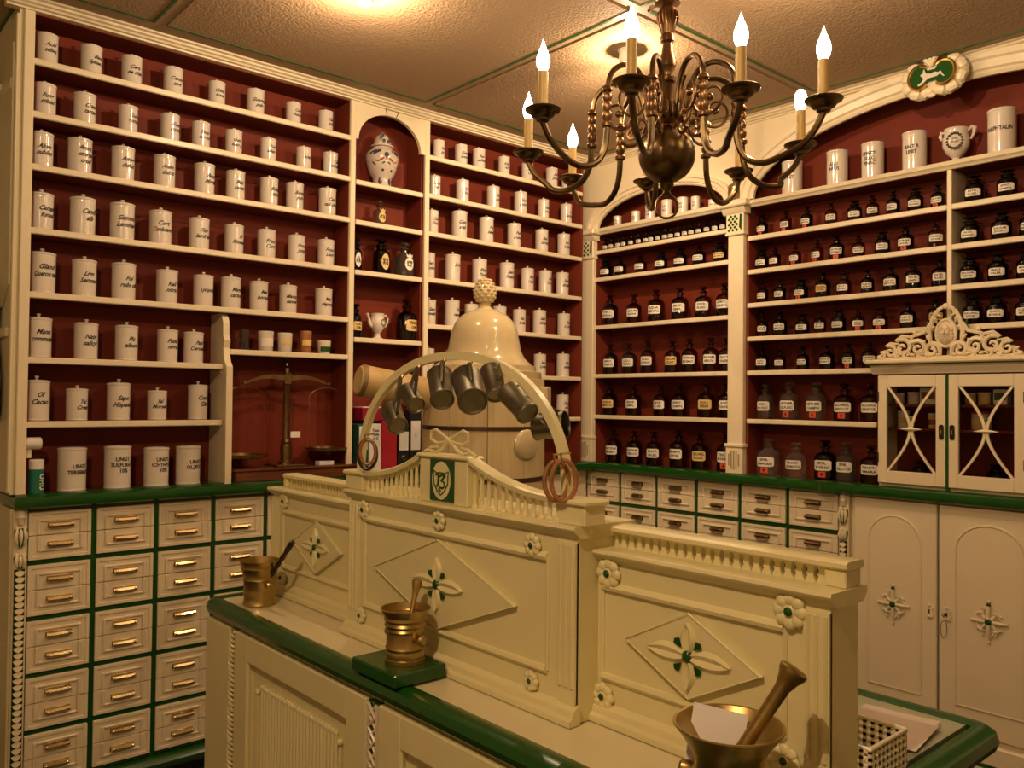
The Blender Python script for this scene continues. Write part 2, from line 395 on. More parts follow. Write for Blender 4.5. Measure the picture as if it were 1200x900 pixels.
def pilaster(parent, u0, u1, v0=-.018):
    uc = (u0 + u1) / 2
    MB().box(u0, u1, v0, .012, -.20, .80, .003).build('shaft', 'cream', parent)
    b = MB(); b.box(u0 - .004, u1 + .004, v0 - .006, .012, -.338, -.20, .003); b.box(u0 - .01, u1 + .01, v0 - .012, .012, -.212, -.196, .003); b = b.build('plinth_block', 'cream', parent)
    f = MB()
    for k in range(5):
        hh = .045 * math.sqrt(max(.05, 1 - ((k - 2) / 2.6) ** 2)); x = uc + (k - 2) * .0135
        f.box(x - .0032, x + .0032, v0 - .0095, v0 - .005, -.272 - hh, -.272 + hh, .0015)
    f.build('flute_shade', 'relief_shadow', b)  # raised bars coloured as the shade inside the flutes
    k = MB(); k.box(u0 - .006, u1 + .006, v0 - .008, .012, .80, .925, .003); k.box(u0 - .010, u1 + .010, v0 - .012, .012, .795, .808, .003)
    k.extr([(v0 - .008, .895), (v0 - .018, .905), (v0 - .03, .925), (.012, .925), (.012, .895)], 'x', u0 - .02, u1 + .02)
    k.box(u0 - .038, u1 + .038, v0 - .044, .012, .925, .957, .006)
    k = k.build('capital', 'cream', parent)
    g = MB()
    nx = 5
    for i in range(nx):
        for j in range(6):
            if (i + j) % 2: continue
            x = u0 + .006 + (u1 - u0 - .03) * (i + .5) / nx; z = .813 + .078 * (j + .5) / 6; s = .0082
            g.add([(x - s, v0 - .0095, z), (x, v0 - .0095, z - s), (x + s, v0 - .0095, z), (x, v0 - .0095, z + s)], [(0, 1, 2, 3)])
    g.extr([(u1 - .016, .83), (u1 - .004, .815), (u1 - .002, .89), (u1 - .012, .892)], 'y', v0 - .012, v0 - .006)
    g.build('green_lattice', 'green', k, recalc=False)
ARCHP = [(0, .004), (.0, -.010), (.12, -.016), (.22, -.014), (.30, -.024), (.62, -.028), (.70, -.036), (.95, -.038), (1, -.030), (1, .004)]
# arched bay on the right wall
D = thing('arched_bay', 'cream arched shelf bay with pilasters holding brown bottles beside the corner', 'shelving', 'R', (-2.777, .07, -.338))
MB().box(-3.33, -2.25, DEP, DEP + .015, -.338, 1.32).build('back_panel', 'red', D)
MB().box(-3.232, -3.220, .012, DEP, -.338, .95).build('side_panel', 'red', D)
MB().box(-2.334, -2.318, .012, DEP, -.338, .95).build('side_panel', 'red', D)
pilaster(D, -3.324, -3.218); pilaster(D, -2.335, -2.251)
arch_board(MB(), -3.33, -2.293, .957, 1.325, -2.777, .957, .43, .163, -.002, .02).build('spandrel', 'cream', D)
archivolt(MB(), -2.777, .957, .415, .153, .482, .205, ARCHP).build('archivolt', 'cream', D)
s = MB().box(-3.22, -2.333, .0, DEP, .930, .955).build('shelf', 'red_board', D)
MB().extr([(-.004, .926), (-.012, .936), (-.020, .940), (-.024, .957), (.01, .957), (.01, .926)], 'x', -3.22, -2.333).build('nosing', 'cream', s)
for z in (.839, .687, .420, .149, -.077): shelf(D, -3.220, -2.334, z)
# wide arched bay
Eb = thing('wide_arched_bay', 'wide cream arched shelf bay full of dark bottles, emblem on its arch', 'shelving', 'R', (-1.335, .07, -.338))
MB().box(-2.253, -.33, DEP, DEP + .015, -.338, 1.34).build('back_panel', 'red', Eb)
MB().box(-2.252, -2.238, .012, DEP, -.338, .95).build('side_panel', 'red', Eb)
MB().box(-.432, -.418, .012, DEP, -.338, .95).build('side_panel', 'red', Eb)
pilaster(Eb, -.419, -.335)
arch_board(MB(), -2.293, -.375, .957, 1.325, -1.335, .957, .885, .315, -.002, .02, 44).build('spandrel', 'cream', Eb)
archivolt(MB(), -1.335, .957, .868, .296, .948, .386, ARCHP, 60).build('archivolt', 'cream', Eb)
s = MB().box(-2.252, -.418, .0, DEP, .922, .947).build('shelf', 'red_board', Eb)
MB().extr([(-.004, .920), (-.010, .930), (-.018, .934), (-.022, .949), (.01, .949), (.01, .920)], 'x', -2.252, -.418).build('nosing', 'cream', s)
for z in (.784, .625, .467, .309):
    shelf(Eb, -2.240, -1.342, z); shelf(Eb, -1.324, -.430, z)
for z in (.149, -.077):
    shelf(Eb, -2.240, -1.622, z); shelf(Eb, -1.045, -.430, z)
MB().box(-1.342, -1.324, .0, DEP, .13, .925, .003).build('upright', 'cream', Eb)
MB().box(-.33, 1.6, -.002, .02, -.338, 1.325).build('wall_board', 'cream', Eb)

# ------------------------------------------------------------------ base cabinets
def drawer_meshes(W, H, hm, bail):
    out = []
    for up in (1, 0):
        h = H / 2 - .0012
        m = MB(); m.box(0, W, -.010, .01, 0, h, .0015)
        fw = .018; e = .0125; zt = (h - fw - e, h - e) if up else (e, e + fw)
        # raised moulding on three sides
        def mould(x0, x1, z0, z1): m.box(x0, x1, -.0165, -.009, z0, z1, .003)
        za, zb = (0, h) if up else (0, h)
        m.box(0, .012, -.0135, -.009, 0, h, .001); m.box(W - .012, W, -.0135, -.009, 0, h, .001)
        if up: m.box(.012, W - .012, -.0135, -.009, h - .012, h, .001)
        else: m.box(.012, W - .012, -.0135, -.009, 0, .012, .001)
        lo, hi = (0, h - .026) if up else (.026, h)
        mould(.026, .036, lo, hi); mould(W - .036, W - .026, lo, hi)
        if up: mould(.036, W - .036, h - .036, h - .026)
        else: mould(.036, W - .036, .026, .036)
        d = M_('drawer', m, 'cream')
        b = MB(); c = W / 2; zc = h * .40 if up else h * .62
        wd = .041 if not bail else .036
        b.box(c - wd, c + wd, -.013, -.009, zc - .011, zc + .009, .001)
        b.extr([(-.012, zc + .007), (-.026, zc + .006), (-.030, zc - .001), (-.026, zc - .008), (-.020, zc - .008), (-.021, zc + .001), (-.012, zc + .002)], 'x', c - wd + .002, c + wd - .002)
        for sx in (-1, 1): b.lathe_to([(.0045, 0), (.0045, .004), (.002, .006)], (c + sx * (wd - .008), -.027, zc), (c + sx * (wd - .008), -.05, zc), 8)
        if bail: b.tube([(c - wd + .008, -.014, zc - .009), (c - wd + .008, -.016, zc - .022), (c + wd - .008, -.016, zc - .022), (c + wd - .008, -.014, zc - .009)], .0014, 5)
        out.append((d, M_('handle', b, hm, smooth=40)))
    return out
def carved_strip(parent, u, v, z0, z1, nsc=None):
    """carved console, leaf and a chain of scales"""
    s = MB().box(u - .022, u + .022, v, v + .03, z0, z1, .003).build('carved_strip', 'cream', parent)
    m = MB()
    m.lathe([(.010, 0), (.016, -.008), (.014, -.02), (.017, -.026), (.013, -.034), (.010, -.05)][::-1], u, v - .002, z1, 12)
    def leaf(zt, h, w):
        for a in (-1, 0, 1):
            pts = [(u + a * w * (.3 + .9 * math.sin(t * PI)) * (1 - .2 * t), v - .004 - .010 * math.sin(t * PI), zt - h * t) for t in [i / 8 for i in range(9)]]
            m.tube(pts, [.0015 + .0048 * math.sin(PI * (i / 8) ** .7) for i in range(9)], 6)
        m.ball((u - w, v - .006, zt - .006), .0065, 8, 5); m.ball((u + w, v - .006, zt - .006), .0065, 8, 5)
    leaf(z1 - .055, .075, .014); leaf(z1 - .145, .058, .012)
    m.build('acanthus_leaf', 'cream', s)
    g = MB()
    for zt, h in ((z1 - .060, .062), (z1 - .150, .046)):
        for a in (-1, 1): MB().extr([(u + a * .001, zt), (u + a * .020, zt - .010), (u + a * .019, zt - h * .55), (u + a * .003, zt - h - .006)], 'y', v - .0125, v - .001).build('green_leaf', 'green', s)
    g.extr([(u - .018, z0), (u + .018, z0), (u + .016, z0 + .05), (u, z0 + .062), (u - .016, z0 + .05)], 'y', v - .01, v)
    g.build('green_foot', 'green', s)
    zz = z1 - .208; sc = MB()
    while zz > z0 + .075:
        ring = []
        for i in range(9):
            t = PI * i / 8; ring.append((u + .0145 * math.cos(t), -.0155 * math.sin(t)))
        top = [(x, v - .003, zz + .004) for x, d in ring]; 
        sc.add([(u, v - .004, zz + .004)] + [(x, v - .0105, zz + d) for x, d in ring] + [(x, v, zz + d) for x, d in ring],
               [(0, i + 1, i + 2) for i in range(8)] + [(i + 1, i + 10, i + 11, i + 2) for i in range(8)])
        zz -= .0212
    o = sc.build('carved_scale', 'cream', s); o['kind'] = 'stuff'
    bk = MB().box(u - .0165, u + .0165, v - .0015, v + .001, z0 + .06, z1 - .20).build('green_ground', 'green', s)  # dark green sheet standing for the shade between the carved scales
    return s
def drawer_cabinet(name, label, fr, u0, pitch, W, ncol, rows, hm, bail, ends, vf=.012):
    ua, ub = ends
    c = thing(name, label, 'cabinet', fr, ((ua + ub) / 2, .07, -E0))
    bb = BASE[c.name]
    MB().box(ua, ub, vf + .012, .15, -1.36, -.385).build('carcass', 'cream', c)
    MB().box(ua + .0, ub - .0, vf + .04, .15, -E0, -1.36).build('toe_kick', 'dark_wood', c)
    m = MB(); m.extr([(vf - .03, -1.375), (vf - .034, -1.36), (vf - .02, -1.345), (vf - .004, -1.335), (vf + .03, -1.335), (vf + .03, -1.39), (vf - .02, -1.39)], 'x', ua, ub); m.build('plinth', 'green', c)
    for i in range(ncol + 1):
        x = u0 + i * pitch - (pitch - W) / 2
        MB().box(x - .009, x + .009, vf - .006, vf + .02, -1.335, -.385).build('green_stile', 'green', c)
    zs = [rows[0][1]] + [(rows[i][0] + rows[i + 1][1]) / 2 for i in range(len(rows) - 1)] + [rows[-1][0]]
    for z in zs: MB().box(u0 - .01, u0 + (ncol - 1) * pitch + W + .01, vf - .004, vf + .02, z - .009, z + .009).build('green_rail', 'green', c)
    cache = {}
    for i in range(ncol):
        for (zb, zt) in rows:
            H = round(zt - zb, 3)
            if H not in cache: cache[H] = drawer_meshes(W, H, hm, bail)
            for k, (dm, hmh) in enumerate(cache[H]):
                z = zb + (H / 2 + .0012 if k == 0 else 0)
                jit = random.uniform(-.0025, .0015)
                d = inst(dm, 'drawer', c, Vector((u0 + i * pitch, vf + jit, z)) - bb); inst(hmh, 'handle', d)
    return c
rowsL = [(-.562, -.398), (-.752, -.581), (-.945, -.771), (-1.137, -.964), (-1.318, -1.156)]
cl = drawer_cabinet('drawer_cabinet', 'cream drawer cabinet with green rails and brass handles under left bookcase', 'L', .658, .2155, .1965, 8, rowsL, 'brass_bright', False, (.618, 2.385))
carved_strip(cl, .632, -.006, -1.335, -.386)
MB().box(.604, .618, .010, .17, -1.36, -.386).build('end_panel', 'cream_lamp_tint', cl)
rowsR = [(-.545, -.390), (-.722, -.567), (-.899, -.744), (-1.076, -.921), (-1.32, -1.098)]
cr_ = drawer_cabinet('drawer_cabinet', 'cream drawer cabinet with dull bronze pulls under the brown bottles', 'R', -3.264, .2498, .2285, 6, rowsR, 'brass_dull', True, (-3.30, -1.725))
carved_strip(cr_, -1.758, -.006, -1.335, -.386); carved_strip(cr_, -3.292, -.03, -1.335, -.386)

def arched_door(parent, u0, u1, z0, z1, vf, zs_, rise, orn=True):
    d = MB().box(u0, u1, vf - .018, vf, z0, z1, .003).build('door', 'cream', parent)
    uc = (u0 + u1) / 2; a = (u1 - u0) / 2 - .062; zb = z0 + .10
    pts = [(uc - a, vf - .018, zb)] + [(x, vf - .018, z) for x, z in ellipse_pts(uc, zs_, a, rise, 24)] + [(uc + a, vf - .018, zb)]
    m = MB(); m.tube(pts + [pts[0]], .0055, 6); m.build('arched_moulding', 'cream', d)
    inner = [(p[0] * .955 + uc * .045, p[2] * .99 + (zb + .2) * .01) for p in pts]
    MB().extr(inner, 'y', vf - .0205, vf - .017).build('raised_field', 'cream', d)
    return d
def rosette_ornament(parent, u, v, z, w, h):
    m = MB()
    for k in range(4):
        a = k * PI / 2; dx, dz = math.cos(a), math.sin(a)
        tip = (u + dx * w * .5, v - .004, z + dz * h * .5)
        m.tube([(u + dx * .012, v - .008, z + dz * .012), (u + dx * w * .3, v - .010, z + dz * h * .3), tip], [.006, .0075, .003], 6)
        m.ball(tip, .006, 8, 5)
        for sg in (-1, 1):
            pts = []
            for i in range(12):
                t = i / 11; an = a + sg * (.35 + t * 3.6); r = w * .105 * (1 - .72 * t)
                bx = u + dx * w * .26 - sg * dz * w * .13; bz = z + dz * h * .26 + sg * dx * h * .13
                pts.append((bx + r * math.cos(an), v - .006, bz + r * math.sin(an)))
            m.tube(pts, [.0042 * (1 - .5 * i / 11) for i in range(12)], 5)
        an = a + PI / 4
        m.ball((u + math.cos(an) * w * .30, v - .005, z + math.sin(an) * h * .30), .009, 8, 5)
        m.tube([(u + math.cos(an) * .018, v - .007, z + math.sin(an) * .018), (u + math.cos(an) * w * .36, v - .005, z + math.sin(an) * h * .33)], [.007, .004], 6)
        m.tube([(u + math.cos(an) * w * .30, v - .005, z + math.sin(an) * h * .30), (u + dx * w * .42, v - .004, z + dz * h * .42)], [.005, .003], 5)
    m.lathe_to([(.019, 0), (.021, .006), (.016, .010)], (u, v, z), (u, v - 1, z), 14)
    o = m.build('ornament', 'cream', parent)
    g = MB(); g.lathe_to([(.0135, .006), (.0125, .013), (.007, .016), (0, .017)], (u, v, z), (u, v - 1, z), 14)
    g.ball((u, v - .008, z + h * .43), (.008, .005, .008), 10, 6); g.build('green_boss', 'green', o)
def escutcheon(parent, u, v, z, key=False):
    m = MB()
    m.extr([(u - .011, z - .026), (u + .011, z - .026), (u + .016, z - .008), (u + .009, z), (u + .015, z + .014), (u + .006, z + .026), (u - .006, z + .026), (u - .015, z + .014), (u - .009, z), (u - .016, z - .008)], 'y', v - .005, v)
    m.ball((u, v - .005, z + .022), .006, 8, 5); m.ball((u, v - .005, z - .022), .006, 8, 5)
    e = m.build('escutcheon', 'cream', parent)
    k = MB(); k.box(u - .0022, u + .0022, v - .0065, v - .004, z - .010, z + .006)
    if key:
        k.tube([(u, v - .004, z), (u, v - .03, z)], .003, 6); k.tube([(u - .008, v - .032, z + .0), (u, v - .034, z + .007), (u + .008, v - .032, z), (u, v - .034, z - .007)], .002, 5, closed=True)
        k.tube([(u + .012 * math.cos(t), v - .034, z - .055 + .034 * math.sin(t)) for t in [2 * PI * i / 16 for i in range(16)]], .0012, 4, closed=True)
    k.build('keyhole', 'iron', e)
cb = thing('cupboard', 'cream cupboard with two arched doors and green-centred ornaments at right', 'cupboard', 'R', (-1.2, .07, -E0))
MB().box(-1.725, -.33, .012, .15, -1.36, -.385).build('carcass', 'cream', cb)
MB().box(-1.725, -.33, -.02, .15, -1.345, -1.27, .006).build('base_moulding', 'cream', cb)
m = MB(); m.extr([(-.05, -1.40), (-.055, -1.375), (-.035, -1.35), (.0, -1.345), (.05, -1.345), (.05, -E0), (-.04, -E0)], 'x', -1.725, -.33); m.build('plinth', 'green', cb)
for i, (a, b) in enumerate(((-1.712, -1.377), (-1.369, -1.005), (-.997, -.635))):
    d = arched_door(cb, a, b, -1.25, -.392, .012, -.560, .104)
    rosette_ornament(d, (a + b) / 2, -.008, -.812, .122, .150)
    if i == 0: escutcheon(d, b - .026, -.006, -.812)
    else: escutcheon(d, a + .032, -.006, -.812, i == 1)
MB().box(-1.3745, -1.3715, -.007, .01, -1.25, -.392).build('door_gap_shade', 'relief_shadow', cb)  # dark strip painted as the shade in the gap between the doors
cc = thing('cupboard', 'cream corner cupboard with arched doors behind the hanging wooden rings', 'cupboard', 'L', (2.87, .07, -E0))
MB().box(2.385, 3.40, .012, .15, -1.36, -.385).build('carcass', 'cream', cc)
MB().box(2.385, 3.40, -.02, .15, -E0, -1.345).build('plinth', 'green', cc)
for a, b in ((2.40, 2.86), (2.865, 3.325)): arched_door(cc, a, b, -1.33, -.392, .012, -.60, .11)

# ------------------------------------------------------------------ porcelain jars
R0, H0 = .0425, .118
m = MB(); m.lathe([(0, .0), (.040, .0), (.0415, .003), (.040, .007), (.0400, .010), (.0404, .05), (.0404, .106), (.0410, .111), (.0406, .118), (.036, .119)], n=24); JB = M_('body', m, 'porcelain')
m = MB(); m.lathe([(.0412, .1182), (.0424, .1205), (.0420, .1245), (.037, .1272), (.012, .1292), (.0, .1294)], n=24); JL = M_('lid', m, 'porcelain')
m = MB(); m.lathe([(.005, .129), (.004, .132), (.006, .1345), (.0075, .1375), (.006, .140), (0, .141)], n=12); JK = M_('knob', m, 'porcelain')
def jar(fr, u, v, z, W, label, group, lines, phi, k=1.0, knob=True, size=.0215, shear=.5, bold=.028, name='apothecary_jar'):
    t = thing(name, label, 'jar', fr, (u, v, z), group, local=True)
    s = W / (2 * R0); t.scale = (s, s, s * k)
    inst(JB, 'body', t, rz=random.uniform(0, 6)); l = inst(JL, 'lid', t)
    if knob: inst(JK, 'knob', l)
    if lines:
        R = .0413; zc = .066 + random.uniform(-.004, .005)
        def fn(x, y): a = phi + x / R; return (R * math.sin(a), -R * math.cos(a), zc + y)
        mb = MB(); put_text(mb, lines, size, fn, 1.05, shear, bold, .078); o = mb.build('lettering', 'ink', t, smooth=0, recalc=False)
    return t
AT = ['Acid|stibiq', 'Bacc|Spinae cer', 'Cera|de chin', 'Castor|angl', 'China|fusca', 'Guarana|pulv', 'Cort|Aurant', 'Calc|pulv',
 'Fung|stibiat', 'Crem|tartari', 'Gum|guttae', 'Gem|myrtill', 'Secal|cornut', 'Gum|kino p', 'Tub|salep p', 'Ichthy', 'Calc|sulf.ustum',
 'Alum|sublim', 'Amm.|muriat|crud', 'Amyg|dulcis', 'Anim|dulcis', 'Bacc|Myrtill', 'Bals|canad', 'Bolus|alba', 'Borax|pulv', 'Calc|carb praec',
 'Camph|fumul', 'Canth|alb', 'Gummi|Laminar', 'Cort|Condurango', 'Flor|lamii alb', 'Fl|Rhoeados', 'Fruct|Carvi', 'Fruct|Junip', 'Fruct|Lauri',
 'Gland|Quercus tost', 'Lign|Sennae', 'Fol|rubi ob', 'Kali|nitric', 'Lycopodium', 'Magn|carbon', 'Mel|boracic', 'Manna|cannel', 'Mel|depurat',
 'Mann|communis', 'Natr|salicyl', 'Pic|album', 'Pasta|nigra', 'Past|Cerussae', 'Ol|Cacao', 'Tal|Creta', 'Sapo|Hispanic', 'Sal|Morsell', 'Conch|Citri']
rowsA = [[(0.698, .075), (.844, .075), (.984, .075), (1.137, .074), (1.309, .068), (1.472, .074), (1.642, .066), (1.796, .066)],
 [(.694, .077), (.825, .076), (.974, .07), (1.128, .073), (1.248, .071), (1.382, .069), (1.531, .068), (1.693, .066), (1.821, .068)],
 [(.687, .080), (.812, .083), (.959, .083), (1.11, .082), (1.265, .081), (1.392, .078), (1.537, .077), (1.654, .077), (1.809, .079)],
 [(.690, .084), (.825, .088), (.96, .089), (1.099, .085), (1.247, .081), (1.39, .078), (1.529, .078), (1.665, .075), (1.806, .075)],
 [(.697, .091), (.834, .085), (.969, .087), (1.127, .082), (1.268, .079), (1.38, .081), (1.499, .078), (1.63, .076), (1.798, .077)],
 [(.690, .088), (.844, .083), (.983, .083), (1.133, .079), (1.233, .077)], [(.688, .088), (.818, .075), (.959, .084), (1.098, .073), (1.253, .077)]]
KA = [1.03, 1.04, 1.06, 1.06, 1.07, 1.07, 1.08]
SHN = ['top', 'second', 'third', 'fourth', 'fifth', 'sixth', 'seventh']
n = 0
for i, row in enumerate(rowsA):
    for j, (u, W) in enumerate(row):
        lab = 'white lidded porcelain jar, %s from left on the %s shelf of the left bookcase' % (ORD[j], SHN[i])
        kk = KA[i] * ({0: 1.0, 1: .95, 2: 1.02, 3: .95, 4: 1.1}.get(j, 1) if i == 6 else 1)
        jar('L', u, .072, ZL[i], W, lab, 'white jars of the left bookcase', AT[n].split('|'), .20 + random.uniform(-.2, .25) - (.0 if i < 3 else .05), kk); n += 1
# larger ointment jars on the worktop
for j, (u, W, t, k, nm) in enumerate(((.803, .098, 'UNGT.|TEREBINTH', 1.03, 'TEREB'), (.956, .096, 'UNGT.|SULFURAT.|10%', 1.06, 'SULFURAT'), (1.095, .094, 'UNGT.|ICHTHYOL|10%', 1.02, 'third'), (1.215, .095, 'UNGT.|OL.JECOR', 1.02, 'fourth'))):
    lab = ['wide white ointment jar lettered UNGT TEREB nearest the green tube on the worktop', 'wide white ointment jar lettered UNGT SULFURAT 10 percent on the worktop',
           'wide white ointment jar, third of the four on the worktop at left', 'wide white ointment jar beside the curved divider panel on the worktop'][j]
    jar('L', u, .06, -.338, W, lab, 'ointment jars on the worktop', t.split('|'), [.42, .2, .3, .42][j], k * 1.02, knob=False, size=.0165, shear=0., bold=.03, name='ointment_jar')
CT = ['Fol|Jac', 'Gum|acacia', 'Rad|sulfuris', 'Rhiz|rad', 'Sem|Lini', 'Sulf|praec', 'Tub|Jalap', 'Herba|abs', 'Kal|chlor', 'Hb|mill', 'Nux|mosch', 'Nuc|vom', 'Fl|Sambuci', 'Cort|Frang', 'Gum|arab', 'Fol|bellad', 'Pulv|aromat', 'Rad|Sarsap', 'Fol|Trifol', 'Sem|Cydon', 'Lign|Quass', 'Rhiz|Zingib', 'Sem|Foenic', 'Rad|Liquir', 'Hb|Thymi', 'Sem|sinapis', 'Sapo|medic', 'Tal|venet', 'Zinc|oxyd', 'Cera|flava', 'Sac|lactis', 'Sem|Cinae', 'Sem|Coriand', 'Sal|volat', 'Gi', 'Ba', 'Sem|Lycop', 'Sap|sarap', 'Tal|cymp', 'Terra|silic', 'Tub|Aconit']
rowsC = [[(2.409, .062), (2.548, .066), (2.662, .067), (2.83, .064), (2.994, .064), (3.176, .068), (3.292, .060)],
 [(2.387, .062), (2.559, .068), (2.759, .07), (2.948, .072), (3.115, .065), (3.290, .067)],
 [(2.373, .068), (2.542, .081), (2.716, .078), (2.905, .076), (3.105, .074), (3.272, .074)],
 [(2.352, .074), (2.503, .08), (2.674, .078), (2.857, .08), (3.002, .073), (3.133, .074), (3.264, .076)],
 [(2.362, .072), (2.502, .078), (2.624, .073), (2.81, .075), (2.947, .072), (3.093, .076), (3.278, .074)],
 [(2.358, .068), (2.507, .067), (2.875, .071), (3.099, .071), (3.275, .076)], [(3.085, .073), (3.274, .073)]]
n = 0
for i, row in enumerate(rowsC):
    for j, (u, W) in enumerate(row):
        lab = 'white lidded porcelain jar, %s from left on the %s shelf of the corner bookcase' % (ORD[j], SHN[i])
        if i == 6: lab = ['white lidded porcelain jar behind the spout block on the lowest corner shelf', 'white lidded porcelain jar beside the pilaster on the lowest corner shelf'][j]
        jar('L', u, .072, ZL[i], W, lab, 'white jars of the corner bookcase', CT[n % len(CT)].split('|'), random.uniform(-.25, .15), [1.12, 1.16, 1.16, 1.16, 1.14, 1.12, 1.12][i]); n += 1
for j, (u, W, k) in enumerate(((-3.109, .047, .95), (-2.977, .051, .95), (-2.876, .059, 1.0), (-2.766, .061, 1.05), (-2.664, .06, 1.02), (-2.583, .048, 1.15), (-2.479, .045, .75))):
    jar('R', u, .06, .957, W, 'small white porcelain pot, %s from left under the narrow arch' % ORD[j], 'white pots under the narrow arch', [['UNG.', 'ALB'], ['UNG.', 'ZINC'], ['SAL', 'NAT'], ['TAL', 'ALB'], ['PIX', 'LIQ'], ['OL', 'JEC'], ['SEB']][j], .2, k * 1.05, knob=False, shear=0, bold=.02)
for j, (u, W, k, t) in enumerate(((-2.044, .096, 1.12, 'UNGT'), (-1.825, .094, 1.15, 'AXU|INFUS'), (-1.666, .095, 1.14, 'EFFECT:|GLAC:|PINAC'), (-1.491, .098, 1.14, 'BALT R|LINIT'), (-1.164, .103, 1.16, 'NAPHTALIN'))):
    lab = ['white porcelain jar behind the chandelier arm, leftmost under the wide arch', 'white porcelain jar lettered with two lines, second under the wide arch', 'white porcelain jar lettered with three lines, third under the wide arch', 'tall white porcelain jar just left of the painted pitcher', 'white porcelain jar lettered in one line, right of the painted pitcher'][j]
    jar('R', u, .06, .949, W, lab, 'white jars under the wide arch', t.split('|'), .12, k, knob=False, size=.0155, shear=0, bold=.03)

# ------------------------------------------------------------------ bottles
def bottle_mesh(kind):
    if kind == 'wide':
        pr = [(0, .002), (.030, 0), (.0325, .004), (.0325, .066), (.030, .074), (.022, .080), (.0185, .084), (.0185, .090), (.022, .092), (.022, .096), (.015, .096)]
        sp = [(0, .094), (.015, .094), (.016, .100), (.010, .103), (.012, .106), (.024, .109), (.025, .113), (.018, .116), (0, .117)]
    elif kind == 'round':
        pr = [(0, .002), (.031, 0), (.034, .004), (.034, .076), (.0325, .084), (.0275, .0915), (.019, .0965), (.0125, .100), (.011, .112), (.0165, .114), (.0165, .118), (.009, .118)]
        sp = [(0, .112), (.0095, .112), (.0105, .120), (.0065, .124), (.009, .128), (.0155, .133), (.0165, .137), (.012, .141), (0, .142)]
    else:
        pr = [(0, .002), (.024, 0), (.0265, .003), (.0265, .069), (.025, .0755), (.0205, .081), (.013, .085), (.0092, .088), (.009, .098), (.0145, .100), (.0145, .104), (.007, .104)]
        sp = [(0, .099), (.0075, .099), (.0085, .107), (.0055, .111), (.007, .115), (.0125, .120), (.013, .124), (.009, .128), (0, .129)]
    return pr, sp
BR = {'wide': .0325, 'round': .034, 'slim': .0265}; BH = {'wide': .117, 'round': .142, 'slim': .129}
LZ = {'wide': (.026, .056), 'round': (.034, .071), 'slim': (.029, .059)}
BM = {}
def bmesh_for(kind, glass):
    if (kind, glass) not in BM:
        pr, sp = bottle_mesh(kind)
        BM[kind, glass] = (M_('glass_body', MB().lathe(pr, n=18), glass), M_('stopper', MB().lathe(sp, n=14), glass))
    return BM[kind, glass]
LTX = ['TINCT.|MYRRH.', 'OLEUM|RICINI', 'AQUA|MENTH.', 'SIRUP.|SIMPL.', 'EXTR.|FLUID.', 'SPIRIT.|CAMPH.', 'LIQU.|FERRI', 'ACID.|TANNIC.', 'KALIUM|JODAT.', 'NATRIUM|BROMAT.', 'BALSAM.|PERUV.', 'TINCT.|VALER.', 'MORPH.|HYDR.', 'CHLORAL.|HYDR.']
LM = {}
def label_mesh(kind, idx, paper, lines):
    key = (kind, idx, paper)
    if key not in LM:
        R = BR[kind] + .0005; z0, z1 = LZ[kind]; ha = .84; c = .10
        outline = [(-ha, z0 + .004), (-ha + c, z0), (ha - c, z0), (ha, z0 + .004), (ha, z1 - .004), (ha - c, z1), (-ha + c, z1), (-ha, z1 - .004)]
        def sheet(R, s, n=9):
            rows = []
            for i in range(n):
                a = -ha * s + 2 * ha * s * i / (n - 1); inset = .004 if i in (0, n - 1) else 0
                zc = (z0 + z1) / 2; hh = (z1 - z0) / 2 * s - inset
                rows.append([(R * math.sin(a), -R * math.cos(a), zc - hh), (R * math.sin(a), -R * math.cos(a), zc + hh)])
            return MB().strip(rows)
        p = M_('paper_label', sheet(R, 1), paper, recalc=False)
        t = MB(); size = (z1 - z0) * (.36 if len(lines) > 1 else .42)
        put_text(t, lines, size, lambda x, y: ((R + .0006) * math.sin(x / R), -(R + .0006) * math.cos(x / R), (z0 + z1) / 2 + y), 1.15, 0, .03, 2 * ha * R * .84)
        # thin printed border
        for s_ in (.92,):
            zc = (z0 + z1) / 2; hh = (z1 - z0) / 2 * s_ - .001; q = [(-ha * s_, zc - hh), (ha * s_, zc - hh), (ha * s_, zc + hh), (-ha * s_, zc + hh)]
        LM[key] = (p, M_('lettering', t, 'ink', smooth=0, recalc=False))
    return LM[key]
hz = MB()
def hazard_mesh(kind):
    key = 'hz' + kind
    if key not in LM:
        R = BR[kind] + .0006; z1 = LZ[kind][0] - .003; s = .0105
        rows = [[(R * math.sin(a), -R * math.cos(a), z1 - 2 * s), (R * math.sin(a), -R * math.cos(a), z1)] for a in (-.33, -.11, .11, .33)]
        LM[key] = M_('hazard_sticker', MB().strip(rows), 'hazard', recalc=False)
        t = MB(); 
        f = lambda x, y: ((R + .0006) * math.sin(x / R), -(R + .0006) * math.cos(x / R), z1 - s + y)
        for q in ([(-.0035, -.004), (.0035, -.004), (.0035, .002), (-.0035, .002)], [(-.0018, .002), (.0018, .002), (.0018, .006), (-.0018, .006)]): t.add([f(*p) for p in q], [(0, 1, 2, 3)])
        LM[key + 'm'] = M_('hazard_mark', t, 'ink', smooth=0, recalc=False)
    return LM[key], LM[key + 'm']
